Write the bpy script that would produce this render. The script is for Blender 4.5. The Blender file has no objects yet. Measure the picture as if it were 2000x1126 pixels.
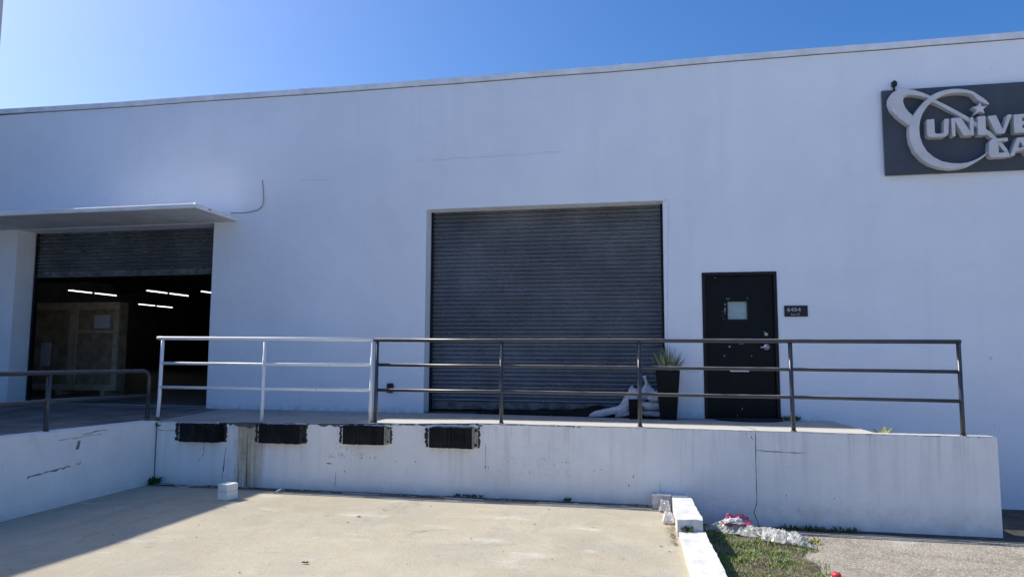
import bpy, math, random
from mathutils import Vector, Matrix, noise
from mathutils.geometry import tessellate_polygon
R = math.radians
rnd = random.Random(7)
scene = bpy.context.scene
COL = scene.collection

# ------------------------------------------------------------------ camera
cam_d = bpy.data.cameras.new('camera'); cam = bpy.data.objects.new('camera', cam_d); COL.objects.link(cam)
cam_d.sensor_width = 36; cam_d.lens = 1383.1 / 2000 * 36; cam_d.clip_start = .05; cam_d.clip_end = 3000
CAMD, CAMH = 10.270, .858
YAW, PIT, ROL, FPX = .19883, .09451, .00398, 1383.1
cam.matrix_world = Matrix.Translation((0, -CAMD, CAMH)) @ Matrix.Rotation(YAW, 4, 'Z') @ Matrix.Rotation(math.pi/2 + PIT, 4, 'X') @ Matrix.Rotation(ROL, 4, 'Z')
scene.camera = cam
# ------------------------------------------------------------------ light
RX, RY = .97, .188                       # shadow run per metre of height
SUN = Vector((-RX, RY, 1)).normalized()
EL = math.asin(SUN.z); AZ = math.atan2(SUN.x, SUN.y)
world = bpy.data.worlds.new('World'); scene.world = world; world.use_nodes = True
nt = world.node_tree; nt.nodes.clear()
sky = nt.nodes.new('ShaderNodeTexSky'); sky.sky_type = 'NISHITA'; sky.sun_disc = False
sky.sun_elevation = EL; sky.sun_rotation = AZ; sky.altitude = 0; sky.air_density = 1.0; sky.dust_density = 2.2; sky.ozone_density = 6.0
bg = nt.nodes.new('ShaderNodeBackground'); bg.inputs['Strength'].default_value = .15
wo = nt.nodes.new('ShaderNodeOutputWorld')
hs = nt.nodes.new('ShaderNodeHueSaturation'); hs.inputs['Saturation'].default_value = 1.27; hs.inputs['Hue'].default_value = .506; hs.inputs['Value'].default_value = 1.0
nt.links.new(sky.outputs[0], hs.inputs['Color']); nt.links.new(hs.outputs[0], bg.inputs[0]); nt.links.new(bg.outputs[0], wo.inputs[0])
sd = bpy.data.lights.new('sun', 'SUN'); sd.energy = 4.7; sd.angle = R(.5); sd.color = (1, .94, .84)
so = bpy.data.objects.new('sun', sd); COL.objects.link(so)
so.rotation_euler = SUN.to_track_quat('Z', 'Y').to_euler(); so.location = SUN * 40
scene.view_settings.view_transform = 'Standard'; scene.view_settings.look = 'None'
scene.view_settings.exposure = 0.24; scene.view_settings.gamma = 1

# ------------------------------------------------------------------ node helper
class NM:
    def __init__(s, name):
        s.m = bpy.data.materials.new(name); s.m.use_nodes = True
        s.t = s.m.node_tree; s.b = s.t.nodes['Principled BSDF']
        s.tc = s.t.nodes.new('ShaderNodeTexCoord')
        s.P = s.tc.outputs['Object']
    def n(s, ty, **k):
        o = s.t.nodes.new(ty)
        for a, b in k.items(): setattr(o, a, b)
        return o
    def L(s, a, b):
        if isinstance(a, (int, float)): b.default_value = a
        elif isinstance(a, tuple): b.default_value = a if len(a) == 4 or b.type == 'VECTOR' else a + (1,)
        else: s.t.links.new(a, b)
    def sc(s, v, src=None):
        o = s.n('ShaderNodeVectorMath', operation='MULTIPLY'); s.L(src or s.P, o.inputs[0]); o.inputs[1].default_value = v; return o.outputs[0]
    def noise(s, scale, detail=4, rough=.55, src=None, dist=0):
        o = s.n('ShaderNodeTexNoise'); s.L(src or s.P, o.inputs['Vector']); o.inputs['Scale'].default_value = scale
        o.inputs['Detail'].default_value = detail; o.inputs['Roughness'].default_value = rough; o.inputs['Distortion'].default_value = dist
        return o.outputs['Fac']
    def vor(s, scale, src=None, feat='F1', out='Distance'):
        o = s.n('ShaderNodeTexVoronoi', feature=feat); s.L(src or s.P, o.inputs['Vector']); o.inputs['Scale'].default_value = scale; return o.outputs[out]
    def mr(s, v, a, b, c=0., d=1.):
        o = s.n('ShaderNodeMapRange', clamp=True); s.L(v, o.inputs[0])
        for i, x in enumerate((a, b, c, d)): o.inputs[i+1].default_value = x
        return o.outputs[0]
    def ma(s, op, a, b=0.):
        o = s.n('ShaderNodeMath', operation=op); s.L(a, o.inputs[0]); s.L(b, o.inputs[1]); return o.outputs[0]
    def mix(s, f, a, b):
        o = s.n('ShaderNodeMix', data_type='RGBA'); s.L(f, o.inputs[0]); s.L(a, o.inputs[6]); s.L(b, o.inputs[7]); return o.outputs[2]
    def xyz(s, i):
        o = s.n('ShaderNodeSeparateXYZ'); s.L(s.P, o.inputs[0]); return o.outputs[i]
    def bump(s, h, dist, strength=1.):
        o = s.n('ShaderNodeBump'); o.inputs['Distance'].default_value = dist; o.inputs['Strength'].default_value = strength
        s.L(h, o.inputs['Height']); s.t.links.new(o.outputs[0], s.b.inputs['Normal'])
    def out(s, col=None, rough=None, metal=None, spec=None):
        if col is not None: s.L(col, s.b.inputs['Base Color'])
        if rough is not None: s.L(rough, s.b.inputs['Roughness'])
        if metal is not None: s.L(metal, s.b.inputs['Metallic'])
        if spec is not None: s.L(spec, s.b.inputs['Specular IOR Level'])
        return s.m

def simple(name, col, rough=.6, var=.12, nscale=6, bump=.0, bscale=60, metal=0., spec=.5):
    k = NM(name)
    n = k.noise(nscale, 5, .6)
    c2 = tuple(max(0, x * (1 - var * 2.2)) for x in col); c3 = tuple(min(1, x * (1 + var)) for x in col)
    k.out(k.mix(k.mr(n, .3, .7), c2, c3), rough, metal, spec)
    if bump: k.bump(k.noise(bscale, 4, .6), bump)
    return k.m

def m_facade():
    k = NM('white_stucco_paint')
    big = k.noise(.55, 5, .6); mid = k.noise(2.3, 6, .65, dist=.4)
    c = k.mix(k.mr(big, .3, .7), (.735, .785, .855), (.83, .875, .94))
    c = k.mix(k.mr(mid, .35, .75, 0, .35), c, (.86, .90, .95))
    st = k.noise(1, 5, .65, k.sc((3.2, 1, .12)))           # faint run-off streaks from the coping
    c = k.mix(k.mr(st, .52, .76, 0, .22), c, (.66, .70, .76))
    z = k.xyz(2)
    foot = k.ma('MULTIPLY', k.ma('MULTIPLY', k.mr(z, .0, .10, 1, 0), k.mr(z, -.06, -.02)), k.mr(k.noise(7, 6, .7), .42, .62))
    foot = k.ma('MULTIPLY', foot, k.mr(k.xyz(0), 2.1, 2.35, 1, 0))
    c = k.mix(k.ma('MULTIPLY', foot, .5), c, (.25, .25, .24))
    speck = k.ma('MULTIPLY', k.mr(k.noise(9, 3, .5, k.sc((1, 1, .6))), .735, .76), k.mr(k.noise(.8, 2), .45, .6))
    c = k.mix(k.ma('MULTIPLY', speck, .5), c, (.35, .34, .33))
    k.out(c, k.mr(mid, .3, .7, .75, .9), 0, .3)
    h = k.ma('ADD', k.ma('MULTIPLY', k.noise(1.1, 3, .5), 2.2), k.ma('ADD', k.ma('MULTIPLY', k.noise(14, 5, .6), .35), k.ma('MULTIPLY', k.noise(90, 3, .6), .12)))
    k.bump(h, .012)
    return k.m

def m_dock(name='worn_white_dock_paint', side=False):
    k = NM(name)
    x, z = k.xyz(0), k.xyz(2)
    mid = k.noise(1.7, 6, .65)
    c = k.mix(k.mr(mid, .3, .7), (.80, .80, .79), (.90, .90, .88))
    # vertical runs of dirt, strongest under the edge
    vs = k.noise(1, 6, .7, k.sc((9, 1, .55)))
    top = k.mr(z, -.85, .0, .15, 1)
    band = k.mr(k.noise(.6, 2), .3, .6, .35, 1)
    c = k.mix(k.ma('MULTIPLY', k.ma('MULTIPLY', k.mr(vs, .5, .72), top), k.ma('MULTIPLY', band, .55)), c, (.34, .33, .29))
    if not side:
        # rust and mud run at one place
        wob = k.ma('MULTIPLY', k.ma('SUBTRACT', k.noise(1, 5, .7, k.sc((9, 1, 3.5))), .5), .22)
        rx = k.ma('SUBTRACT', 1, k.ma('MINIMUM', k.ma('ABSOLUTE', k.ma('DIVIDE', k.ma('ADD', k.ma('ADD', x, wob), 5.285), .24)), 1))
        wav = k.noise(1, 5, .7, k.sc((22, 1, .9)))
        rf = k.ma('MULTIPLY', k.ma('MULTIPLY', k.mr(rx, .0, .6), k.mr(wav, .36, .56, .3, 1)), k.mr(k.noise(4, 5, .7), .3, .55, .6, 1))
        c = k.mix(k.ma('MULTIPLY', rf, .95), c, (.44, .33, .15))
        line = k.ma('MULTIPLY', k.mr(k.noise(1, 3, .5, k.sc((40, 1, .6))), .6, .66), k.mr(rx, .1, .3))
        c = k.mix(k.ma('MULTIPLY', line, .85), c, (.11, .085, .05))
    # small chips down to dark concrete
    ch = k.noise(26, 3, .55, k.sc((1.3, 1, 1)))
    cm = k.mr(k.noise(1.3, 4, .6), .42, .7)
    chip = k.ma('MULTIPLY', k.mr(ch, .70, .725), cm)
    c = k.mix(k.ma('MULTIPLY', chip, .85), c, (.12, .12, .11))
    if not side:                                          # scraped row below the third bumper
        def win(a, b, lo, hi):
            m1 = k.ma('MULTIPLY', k.mr(x, a, a+.15), k.mr(x, b-.15, b, 1, 0))
            return k.ma('MULTIPLY', m1, k.ma('MULTIPLY', k.mr(z, lo, lo+.04), k.mr(z, hi-.04, hi, 1, 0)))
        sc_ = k.mr(k.noise(1, 4, .7, k.sc((55, 1, 24))), .57, .61)
        for a, b, lo, hi in ((-4.25, -3.35, -.48, -.37), (-4.1, -3.75, -.38, -.2), (-1.95, -.6, -.3, -.2), (-1.9, -.9, -.62, -.34)):
            kk = .75 if a < -3 else .2
            c = k.mix(k.ma('MULTIPLY', k.ma('MULTIPLY', sc_, win(a, b, lo, hi)), kk), c, (.10, .10, .10))
    # grime at the foot
    base = k.ma('MULTIPLY', k.mr(z, -.86, -.72, 1, 0), k.mr(k.noise(5, 6, .7), .35, .65))
    c = k.mix(k.ma('MULTIPLY', base, .3), c, (.36, .36, .34))
    k.out(c, .8, 0, .3)
    h = k.ma('ADD', k.ma('MULTIPLY', k.noise(3, 4, .6), 1.2), k.ma('ADD', k.ma('MULTIPLY', k.noise(24, 5, .65), .35), k.ma('MULTIPLY', chip, -.5)))
    k.bump(h, .01)
    return k.m

def m_ramp():
    k = NM('worn_ramp_concrete')
    b = k.noise(.45, 5, .6); m = k.noise(2.2, 7, .7, dist=.5); f = k.noise(45, 4, .7)
    c = k.mix(k.mr(b, .3, .7), (.44, .39, .29), (.54, .48, .36))
    c = k.mix(k.mr(m, .45, .75, 0, .55), c, (.62, .58, .47))
    c = k.mix(k.mr(k.noise(.9, 6, .7, dist=1.), .50, .68, 0, .7), c, (.40, .385, .32))
    c = k.mix(k.mr(k.noise(1, 6, .75, k.sc((1.2, 4.5, 1)), dist=.6), .56, .70, 0, .6), c, (.34, .33, .28))
    c = k.mix(k.mr(f, .35, .7, .25, 0), c, (.32, .29, .23))
    sp = k.mr(k.noise(18, 3, .5), .68, .72); c = k.mix(k.ma('MULTIPLY', sp, .5), c, (.2, .19, .16))
    ty = k.ma('MULTIPLY', k.mr(k.noise(1, 4, .6, k.sc((3.2, .22, 1))), .56, .68), k.mr(k.noise(7, 5, .7), .35, .6))
    c = k.mix(k.ma('MULTIPLY', ty, .32), c, (.22, .21, .18))
    oil = k.ma('MULTIPLY', k.mr(k.noise(1.5, 5, .6, dist=.8), .64, .72), .4); c = k.mix(oil, c, (.20, .19, .17))
    pe = k.mr(k.noise(1.1, 4, .6, k.sc((1, 2, 1))), .60, .70); c = k.mix(k.ma('MULTIPLY', pe, .5), c, (.66, .64, .57))
    edge = k.mr(k.ma('ADD', k.xyz(1), k.ma('MULTIPLY', m, .25)), -1.75, -1.55)      # darker towards the dock
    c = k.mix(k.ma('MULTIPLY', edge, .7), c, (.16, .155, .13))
    k.out(c, .9, 0, .25)
    h = k.ma('ADD', k.ma('MULTIPLY', k.noise(5, 6, .75), 1.3), k.ma('ADD', k.ma('MULTIPLY', f, .8), k.ma('MULTIPLY', k.noise(150, 2, .5), .25)))
    k.bump(h, .009)
    return k.m

def m_platform():
    k = NM('grey_dock_concrete')
    c = k.mix(k.mr(k.noise(1.4, 6, .65), .3, .7), (.30, .295, .275), (.42, .41, .375))
    c = k.mix(k.mr(k.noise(1, 5, .6, k.sc((.6, 9, 1))), .5, .7, 0, .4), c, (.24, .24, .23))
    pale = k.mr(k.ma('ADD', k.xyz(1), k.ma('MULTIPLY', k.noise(4, 4), .06)), -1.2, -.9, 1, 0)       # paler floor colour painted where the sunlit edge strip lies
    pale = k.ma('MULTIPLY', pale, k.mr(k.xyz(0), -3.9, -3.5))
    c = k.mix(k.ma('MULTIPLY', pale, .85), c, (.60, .575, .51))
    k.out(c, .85, 0, .3); k.bump(k.ma('ADD', k.noise(40, 4, .7), k.noise(6, 3)), .004)
    return k.m

def m_gravel():
    k = NM('gravelly_pavement')
    v = k.vor(48); v2 = k.vor(48, out='Color'); g = k.noise(1.6, 6, .65)
    bw = k.n('ShaderNodeSeparateColor'); k.L(v2, bw.inputs[0])
    c = k.mix(bw.outputs[0], (.22, .195, .155), (.45, .405, .335))
    c = k.mix(k.mr(g, .35, .7, 0, .75), c, (.46, .415, .335))
    c = k.mix(k.mr(k.noise(3.5, 6, .7), .5, .72, 0, .6), c, (.15, .135, .11))
    c = k.mix(k.mr(k.noise(.9, 5, .6), .56, .66, 0, .6), c, (.58, .56, .50))
    k.out(c, .92, 0, .2)
    k.bump(k.ma('ADD', k.ma('MULTIPLY', v, -.6), k.ma('ADD', k.ma('MULTIPLY', k.noise(20, 5, .7), .6), k.ma('MULTIPLY', k.noise(110, 3, .7), .5))), .011)
    return k.m

def m_shutter(name='slate_shutter_enamel', a=(.125, .14, .16), b=(.20, .22, .25)):
    k = NM(name)
    n = k.noise(1.3, 5, .6); n2 = k.noise(1, 5, .7, k.sc((1.2, 1, 9)))
    c = k.mix(k.mr(n, .35, .7), a, b)
    c = k.mix(k.mr(n2, .55, .85, 0, .3), c, tuple(x*1.3 for x in b))
    low = k.ma('MULTIPLY', k.mr(k.xyz(2), .05, .6, 1, 0), k.mr(k.noise(3, 6, .7, k.sc((1, 1, 3))), .5, .7))
    c = k.mix(k.ma('MULTIPLY', low, .5), c, (.2, .21, .2))
    sp = k.mr(k.noise(35, 2, .5), .76, .78); c = k.mix(k.ma('MULTIPLY', sp, .6), c, (.35, .36, .36))
    k.out(c, k.mr(n2, .3, .8, .20, .36), .5, .7); k.bump(k.noise(5, 3), .004)
    return k.m

def m_glass_plastic(name, tint, alpha, rough=.18):
    k = NM(name)
    a = k.mr(k.noise(14, 5, .7), .35, .65, alpha*.55, min(1, alpha*1.35))
    k.out(k.mix(k.mr(k.noise(22, 4), .4, .6), tint, tuple(min(1, t*1.15) for t in tint)), rough, 0, .6)
    k.L(a, k.b.inputs['Alpha']); k.b.inputs['Subsurface Weight'].default_value = 0
    return k.m

def emit(name, col, s):
    k = NM(name); k.out((.8, .8, .8), .4); k.L(col, k.b.inputs['Emission Color']); k.b.inputs['Emission Strength'].default_value = s; return k.m

M = dict(
    facade=m_facade(), dock=m_dock(), side=m_dock('white_side_wall_paint', True), ramp=m_ramp(), platform=m_platform(), gravel=m_gravel(),
    shutter=m_shutter(), shutter2=m_shutter('dusty_shutter_enamel', (.12, .13, .14), (.22, .23, .24)),
    coping=simple('painted_coping', (.78, .81, .85), .6, .10, 3, .004, 12), coping_shadow=simple('coping_shadow_paint', (.06, .06, .065), .9),
    canopy=simple('canopy_paint', (.86, .86, .86), .6, .06, 3, .003, 20), soffit=simple('canopy_soffit_paint', (.74, .74, .72), .85, .08, 2),
    crack=simple('crack_dark', (.07, .07, .065), .95), hair=simple('hairline_crack', (.56, .59, .63), .95),
    chipped=simple('bare_chipped_concrete', (.13, .135, .14), .9, .3, 20, .01, 50),
    peel=simple('peeling_white_paint', (.82, .82, .80), .6, .05, 20),
    black=simple('black_door_enamel', (.0045, .006, .009), .5, .2, 4, .0008, 30, 0, .18), frame=simple('black_frame_enamel', (.009, .010, .013), .45, .2, 5, spec=.25),
    rail=simple('dark_rail_paint', (.042, .044, .050), .33, .15, 9, .0004, 60, 0, .9), wrail=simple('white_rail_paint', (.86, .86, .85), .3, .04, 9, .0004, 60),
    rust=simple('rusty_steel', (.17, .12, .08), .85, .3, 40, .002, 90),
    rubber=simple('dock_rubber', (.016, .016, .018), .75, .35, 9, .004, 60, spec=.25), steel=simple('weathered_steel_plate', (.46, .42, .34), .55, .22, 22, .002, 60, .25),
    bolt=simple('dark_bolt_hole', (.02, .018, .016), .6), board=simple('slate_sign_board', (.068, .082, .104), .5, .12, 2, .0006, 30, spec=.3),
    letter=simple('pale_grey_sign_foam', (.60, .61, .63), .6, .06, 6, .001, 40), plate=simple('black_plaque', (.014, .018, .024), .4, .1, 20, spec=.3),
    numeral=simple('grey_plaque_lettering', (.36, .38, .38), .5, .15, 60), chrome=simple('satin_nickel', (.62, .63, .66), .35, .08, 30, 0, 1, .6),
    pane=simple('frosted_wired_glass', (.30, .42, .43), .35, .10, 30), flake=simple('bare_paint_fleck', (.42, .43, .44), .8, .1),
    pot=simple('black_planter_resin', (.006, .0075, .010), .55, .2, 6, .001, 50, spec=.15), soil=simple('potting_soil', (.035, .026, .018), .95, .3, 40, .01, 50),
    tarp=simple('black_rubber_sheet', (.009, .009, .011), .6, .3, 8, .003, 12, spec=.25), bin=simple('black_plastic_bin', (.006, .006, .009), .55, .1, spec=.15),
    mat=simple('black_door_mat', (.012, .012, .014), .85, .3, 30, .004, 90), foam=simple('white_styrofoam', (.88, .87, .80), .8, .05, 10, .002, 120),
    kerb=simple('white_kerb_paint', (.72, .72, .69), .8, .12, 7, .007, 22), block=simple('worn_kerb_paint', (.60, .60, .58), .85, .2, 9, .006, 30),
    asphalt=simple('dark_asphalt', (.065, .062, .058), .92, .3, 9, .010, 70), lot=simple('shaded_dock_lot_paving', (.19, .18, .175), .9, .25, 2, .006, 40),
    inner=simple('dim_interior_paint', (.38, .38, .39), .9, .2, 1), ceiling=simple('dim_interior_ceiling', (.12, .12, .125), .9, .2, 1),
    plywood=simple('crate_plywood', (.42, .32, .22), .8, .2, 5, .002, 30), batten=simple('crate_pine_batten', (.62, .52, .38), .8, .15, 8), paper=simple('white_paper_label', (.72, .74, .82), .7, .1, 30),
    tube=emit('fluorescent_tube', (.92, 1, .96), 3.0), lampbody=simple('lamp_housing', (.3, .3, .3), .5),
    neighbour=simple('neighbour_stucco', (.60, .60, .60), .85, .08, 1, .004, 30), roof=simple('roof_felt', (.32, .32, .31), .9),
    litter=simple('white_litter_strip', (.70, .70, .68), .6, .1, 20), deadleaf=simple('dry_leaf', (.10, .07, .045), .85, .3, 60), red=simple('red_plastic', (.62, .05, .05), .4, .1),
    trim=simple('white_trim_paint', (.80, .80, .80), .7, .05, 4, .002, 40),
    box=simple('black_outlet_box', (.012, .012, .014), .5), cable=simple('grey_cable', (.30, .32, .35), .6),
    pebble=simple('pale_pebble', (.42, .39, .34), .9, .25, 40), dirt=simple('dark_dirt', (.06, .055, .045), .95, .3, 30, .01, 60))

def m_leaf(name, a, b, sc=9):
    k = NM(name)
    oi = k.noise(sc, 3, .6)
    k.out(k.mix(k.mr(oi, .35, .65), a, b), .55, 0, .35)
    k.L(.15, k.b.inputs['Transmission Weight']) if False else None
    return k.m
def m_wrail():
    k = NM('chipped_white_rail_paint')
    sp_ = k.mr(k.noise(38, 4, .6), .655, .68)
    k.out(k.mix(k.ma('MULTIPLY', sp_, k.mr(k.noise(4, 3), .45, .6)), (.86, .86, .85), (.20, .15, .11)), .32); k.bump(k.noise(60, 4), .0004)
    return k.m
M['wrail'] = m_wrail()
def m_rail():
    k = NM('lit_top_dark_rail_paint')
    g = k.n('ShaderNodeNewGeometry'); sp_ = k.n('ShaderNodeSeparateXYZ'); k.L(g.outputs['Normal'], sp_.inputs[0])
    lit_top = k.ma('MULTIPLY', k.mr(sp_.outputs[2], .72, .92), k.mr(k.noise(3.5, 6, .7, k.sc((1, 4, 4))), .34, .56))  # sunlit highlight on the pipe tops, painted into the colour and broken by noise
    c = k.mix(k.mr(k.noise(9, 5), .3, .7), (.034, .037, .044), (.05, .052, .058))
    k.out(k.mix(k.ma('MULTIPLY', lit_top, .8), c, (.42, .41, .40)), .38, 0, .7); k.bump(k.noise(60, 4), .0004)
    return k.m
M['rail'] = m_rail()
M['grass'] = m_leaf('short_grass', (.085, .18, .03), (.28, .40, .09), 7)
M['grass_dry'] = m_leaf('dry_grass', (.22, .17, .09), (.36, .30, .18), 9)
M['weed'] = m_leaf('weed_leaf', (.03, .06, .015), (.10, .14, .035), 30)
M['weed_y'] = m_leaf('yellow_green_leaf', (.16, .20, .03), (.30, .30, .07), 30)
M['agave'] = m_leaf('grey_green_spiky_leaf', (.10, .14, .07), (.36, .40, .24), 14)
def m_bag():
    k = NM('woven_white_sandbag')
    w = k.n('ShaderNodeTexWave', wave_type='BANDS', bands_direction='Z'); k.L(k.P, w.inputs[0]); w.inputs['Scale'].default_value = 60; w.inputs['Distortion'].default_value = 1
    c = k.mix(k.mr(k.noise(9, 5, .6), .3, .7), (.50, .51, .55), (.68, .69, .73))
    k.out(c, .6, 0, .4)
    k.bump(k.ma('ADD', k.ma('MULTIPLY', w.outputs['Fac'], .1), k.ma('ADD', k.noise(16, 5, .65), k.ma('MULTIPLY', k.noise(45, 3), .3))), .012)
    return k.m
M['bag'] = m_bag()
M['wrap'] = m_glass_plastic('clear_bubble_wrap', (.62, .63, .59), .36)
M['pinkbag'] = m_glass_plastic('pink_plastic_film', (.66, .16, .24), .62)
M['filmw'] = m_glass_plastic('milky_plastic_film', (.78, .74, .74), .75)

# ------------------------------------------------------------------ mesh helper
class MB:
    def __init__(s): s.v = []; s.f = []; s.mi = []; s.sm = []
    def add(s, vs, fs, mi=0, smooth=False):
        o = len(s.v); s.v += [tuple(p) for p in vs]
        for f in fs: s.f.append(tuple(i + o for i in f)); s.mi.append(mi); s.sm.append(smooth)
        return s
    def box(s, x0, x1, y0, y1, z0, z1, mi=0):
        vs = [(x0,y0,z0),(x1,y0,z0),(x1,y1,z0),(x0,y1,z0),(x0,y0,z1),(x1,y0,z1),(x1,y1,z1),(x0,y1,z1)]
        return s.add(vs, [(0,3,2,1),(4,5,6,7),(0,1,5,4),(1,2,6,5),(2,3,7,6),(3,0,4,7)], mi)
    def hexa(s, pts, mi=0):       # 4 bottom, 4 top, counter-clockwise from above
        return s.add(pts, [(0,3,2,1),(4,5,6,7),(0,1,5,4),(1,2,6,5),(2,3,7,6),(3,0,4,7)], mi)
    def quad(s, a, b, c, d, mi=0): return s.add([a,b,c,d], [(0,1,2,3)], mi)
    def prism_y(s, poly, y0, y1, holes=(), mi=0, inset=0.):   # polygon in (x,z), front y0 < back y1
        loops = [list(poly)] + [list(h) for h in holes]
        flat = [p for l in loops for p in l]
        tris = tessellate_polygon([[Vector((p[0], p[1], 0)) for p in l] for l in loops])
        n = len(flat)
        vs = [(p[0], y0, p[1]) for p in flat] + [(p[0], y1, p[1]) for p in flat]
        fs = []
        for t in tris:
            a, b, c = [flat[i] for i in t]
            cr = (b[0]-a[0])*(c[1]-a[1]) - (b[1]-a[1])*(c[0]-a[0])
            t = tuple(t) if cr > 0 else tuple(reversed(t))
            fs.append(t); fs.append(tuple(i + n for i in reversed(t)))
        o = 0
        for li, l in enumerate(loops):
            k = len(l)
            area = sum(l[i][0]*l[(i+1) % k][1] - l[(i+1) % k][0]*l[i][1] for i in range(k))
            for i in range(k):
                a, b = o + i, o + (i+1) % k
                q = (a, a+n, b+n, b) if (area > 0) == (li == 0) else (b, b+n, a+n, a)
                fs.append(q)
            o += k
        return s.add(vs, fs, mi)
    def tube(s, path, r, seg=10, mi=0, caps=True, radii=None):
        P = [Vector(p) for p in path]; n = len(P); vs = []; fs = []
        up = Vector((0,0,1))
        d0 = (P[1]-P[0]).normalized()
        if abs(d0.z) > .9: up = Vector((0,1,0))
        prev = d0.cross(up).normalized()
        for i, p in enumerate(P):
            d = ((P[min(i+1,n-1)] - P[max(i-1,0)])).normalized()
            a = (prev - d*prev.dot(d)).normalized(); b = d.cross(a); prev = a
            rr = radii[i] if radii else r
            for k in range(seg):
                t = 2*math.pi*k/seg
                vs.append(p + (a*math.cos(t) + b*math.sin(t))*rr)
        for i in range(n-1):
            for k in range(seg):
                fs.append((i*seg+k, i*seg+(k+1)%seg, (i+1)*seg+(k+1)%seg, (i+1)*seg+k))
        if caps: fs.append(tuple(reversed(range(seg)))); fs.append(tuple(range((n-1)*seg, n*seg)))
        return s.add(vs, fs, mi, True)
    def grid(s, fn, nu, nv, mi=0, smooth=True):
        vs = [fn(i/nu, j/nv) for j in range(nv+1) for i in range(nu+1)]
        fs = [(j*(nu+1)+i, j*(nu+1)+i+1, (j+1)*(nu+1)+i+1, (j+1)*(nu+1)+i) for j in range(nv) for i in range(nu)]
        return s.add(vs, fs, mi, smooth)
    def build(s, name, mats, parent=None, loc=(0,0,0), bevel=0, solid=0):
        o0 = Vector(loc)
        if parent is not None:
            q = parent
            o0 = Vector((0,0,0))
            while q: o0 += q.location; q = q.parent
        me = bpy.data.meshes.new(name)
        me.from_pydata([tuple(Vector(p) - o0) for p in s.v], [], s.f); me.update()
        for m in (mats if isinstance(mats, (list, tuple)) else [mats]): me.materials.append(m)
        me.polygons.foreach_set('material_index', s.mi); me.polygons.foreach_set('use_smooth', s.sm)
        o = bpy.data.objects.new(name, me); COL.objects.link(o)
        if parent is not None: o.parent = parent
        else: o.location = o0
        if solid: m = o.modifiers.new('solid', 'SOLIDIFY'); m.thickness = solid
        if bevel: m = o.modifiers.new('bevel', 'BEVEL'); m.width = bevel; m.segments = 2; m.limit_method = 'ANGLE'; m.angle_limit = R(40)
        return o
def build_each(mb, name, mats, parent=None, **k):
    # one object for each connected piece
    par = list(range(len(mb.v)))
    def find(a):
        while par[a] != a: par[a] = par[par[a]]; a = par[a]
        return a
    for f in mb.f:
        r0 = find(f[0])
        for i in f[1:]: par[find(i)] = r0
    groups = {}
    for fi, f in enumerate(mb.f): groups.setdefault(find(f[0]), []).append(fi)
    out = []
    for fl in groups.values():
        m = MB(); idx = {}
        for fi in fl:
            for i in mb.f[fi]:
                if i not in idx: idx[i] = len(m.v); m.v.append(mb.v[i])
            m.f.append(tuple(idx[i] for i in mb.f[fi])); m.mi.append(mb.mi[fi]); m.sm.append(mb.sm[fi])
        out.append(m.build(name, mats, parent, **k))
    return out
def tag(o, label, cat=None, group=None, kind=None):
    if label: o['label'] = label
    if cat: o['category'] = cat
    if group: o['group'] = group
    if kind: o['kind'] = kind
    return o
def thing(name, loc, label, cat, group=None):
    o = bpy.data.objects.new(name, None); o.empty_display_size = .2; o.location = loc; COL.objects.link(o)
    return tag(o, label, cat, group)
def copy_tree(o, parent=None):
    c = o.copy(); COL.objects.link(c)
    if parent is not None: c.parent = parent
    for ch in [x for x in COL.objects if x.parent == o]: copy_tree(ch, c)
    return c
def on_y(px, py, Y):       # a point read off the photograph, laid on the upright plane y = Y of the building
    a, b = px - 1000, py - 563; c, s = math.cos(ROL), math.sin(ROL); a, b = a*c + b*s, -a*s + b*c
    r, u = a/FPX, -b/FPX
    fw = math.cos(PIT) - u*math.sin(PIT); dz = math.sin(PIT) + u*math.cos(PIT)
    dx = r*math.cos(YAW) - fw*math.sin(YAW); dy = r*math.sin(YAW) + fw*math.cos(YAW)
    t = (Y + CAMD)/dy
    return (dx*t, CAMH + dz*t)
def lerp_tab(tab, x):
    if x <= tab[0][0]: return tab[0][1]
    for (a, za), (b, zb) in zip(tab, tab[1:]):
        if x <= b: return za + (zb-za)*(x-a)/(b-a)
    return tab[-1][1]
def nz(x, y=0, z=0, s=1): return noise.noise(Vector((x*s, y*s, z*s)))

# ------------------------------------------------------------------ setting
RAMPZ = -.88; GZ = -1.06; PY = -1.617
mb = MB()
mb.quad((-400,-400,GZ),(400,-400,GZ),(400,400,GZ),(-400,400,GZ))
g = mb.build('ground', M['gravel']); tag(g, 'pale gravelly pavement to the right of the loading ramp', kind='structure')
mb = MB()           # ramp floor, rising a little towards the street
def ramp_fn(u, v):
    x = -6.75 + u*6.99; y = -1.60 - v*10.4
    if u > .99: x = .30
    z = RAMPZ + max(0, (-y-4.5))*.018 + .006*nz(x, y, 0, .8)
    return (x, y, z)
mb.grid(ramp_fn, 40, 60)
rp = mb.build('ramp', M['ramp']); tag(rp, 'sunlit beige concrete truck ramp floor below the dock', kind='structure')
mb = MB()
mb.quad((-6.72,-1.75,-.8745),(-.1,-1.72,-.8745),(-.1,-1.6,-.8745),(-6.72,-1.6,-.8745))
for i in range(150):
    x = rnd.uniform(-6.6, -.15); w = rnd.uniform(.01,.10); y = rnd.uniform(-1.76,-1.63); d = rnd.uniform(.004,.018)
    mb.add([(x,y,-.8715),(x+w,y+rnd.uniform(-.01,.01),-.8715),(x+w*.8,y+d,-.871),(x+w*.2,y+d*rnd.uniform(.5,1.3),-.871)], [(0,1,2,3)], rnd.choice((1,1,0,2)))
tag(mb.build('ramp_gutter', [simple('gutter_grime', (.13,.125,.115), .95, .35, 14, .01, 40), M['peel'], M['dirt']]), 'dirty gutter strip where ramp meets the dock wall', kind='structure')
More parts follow.
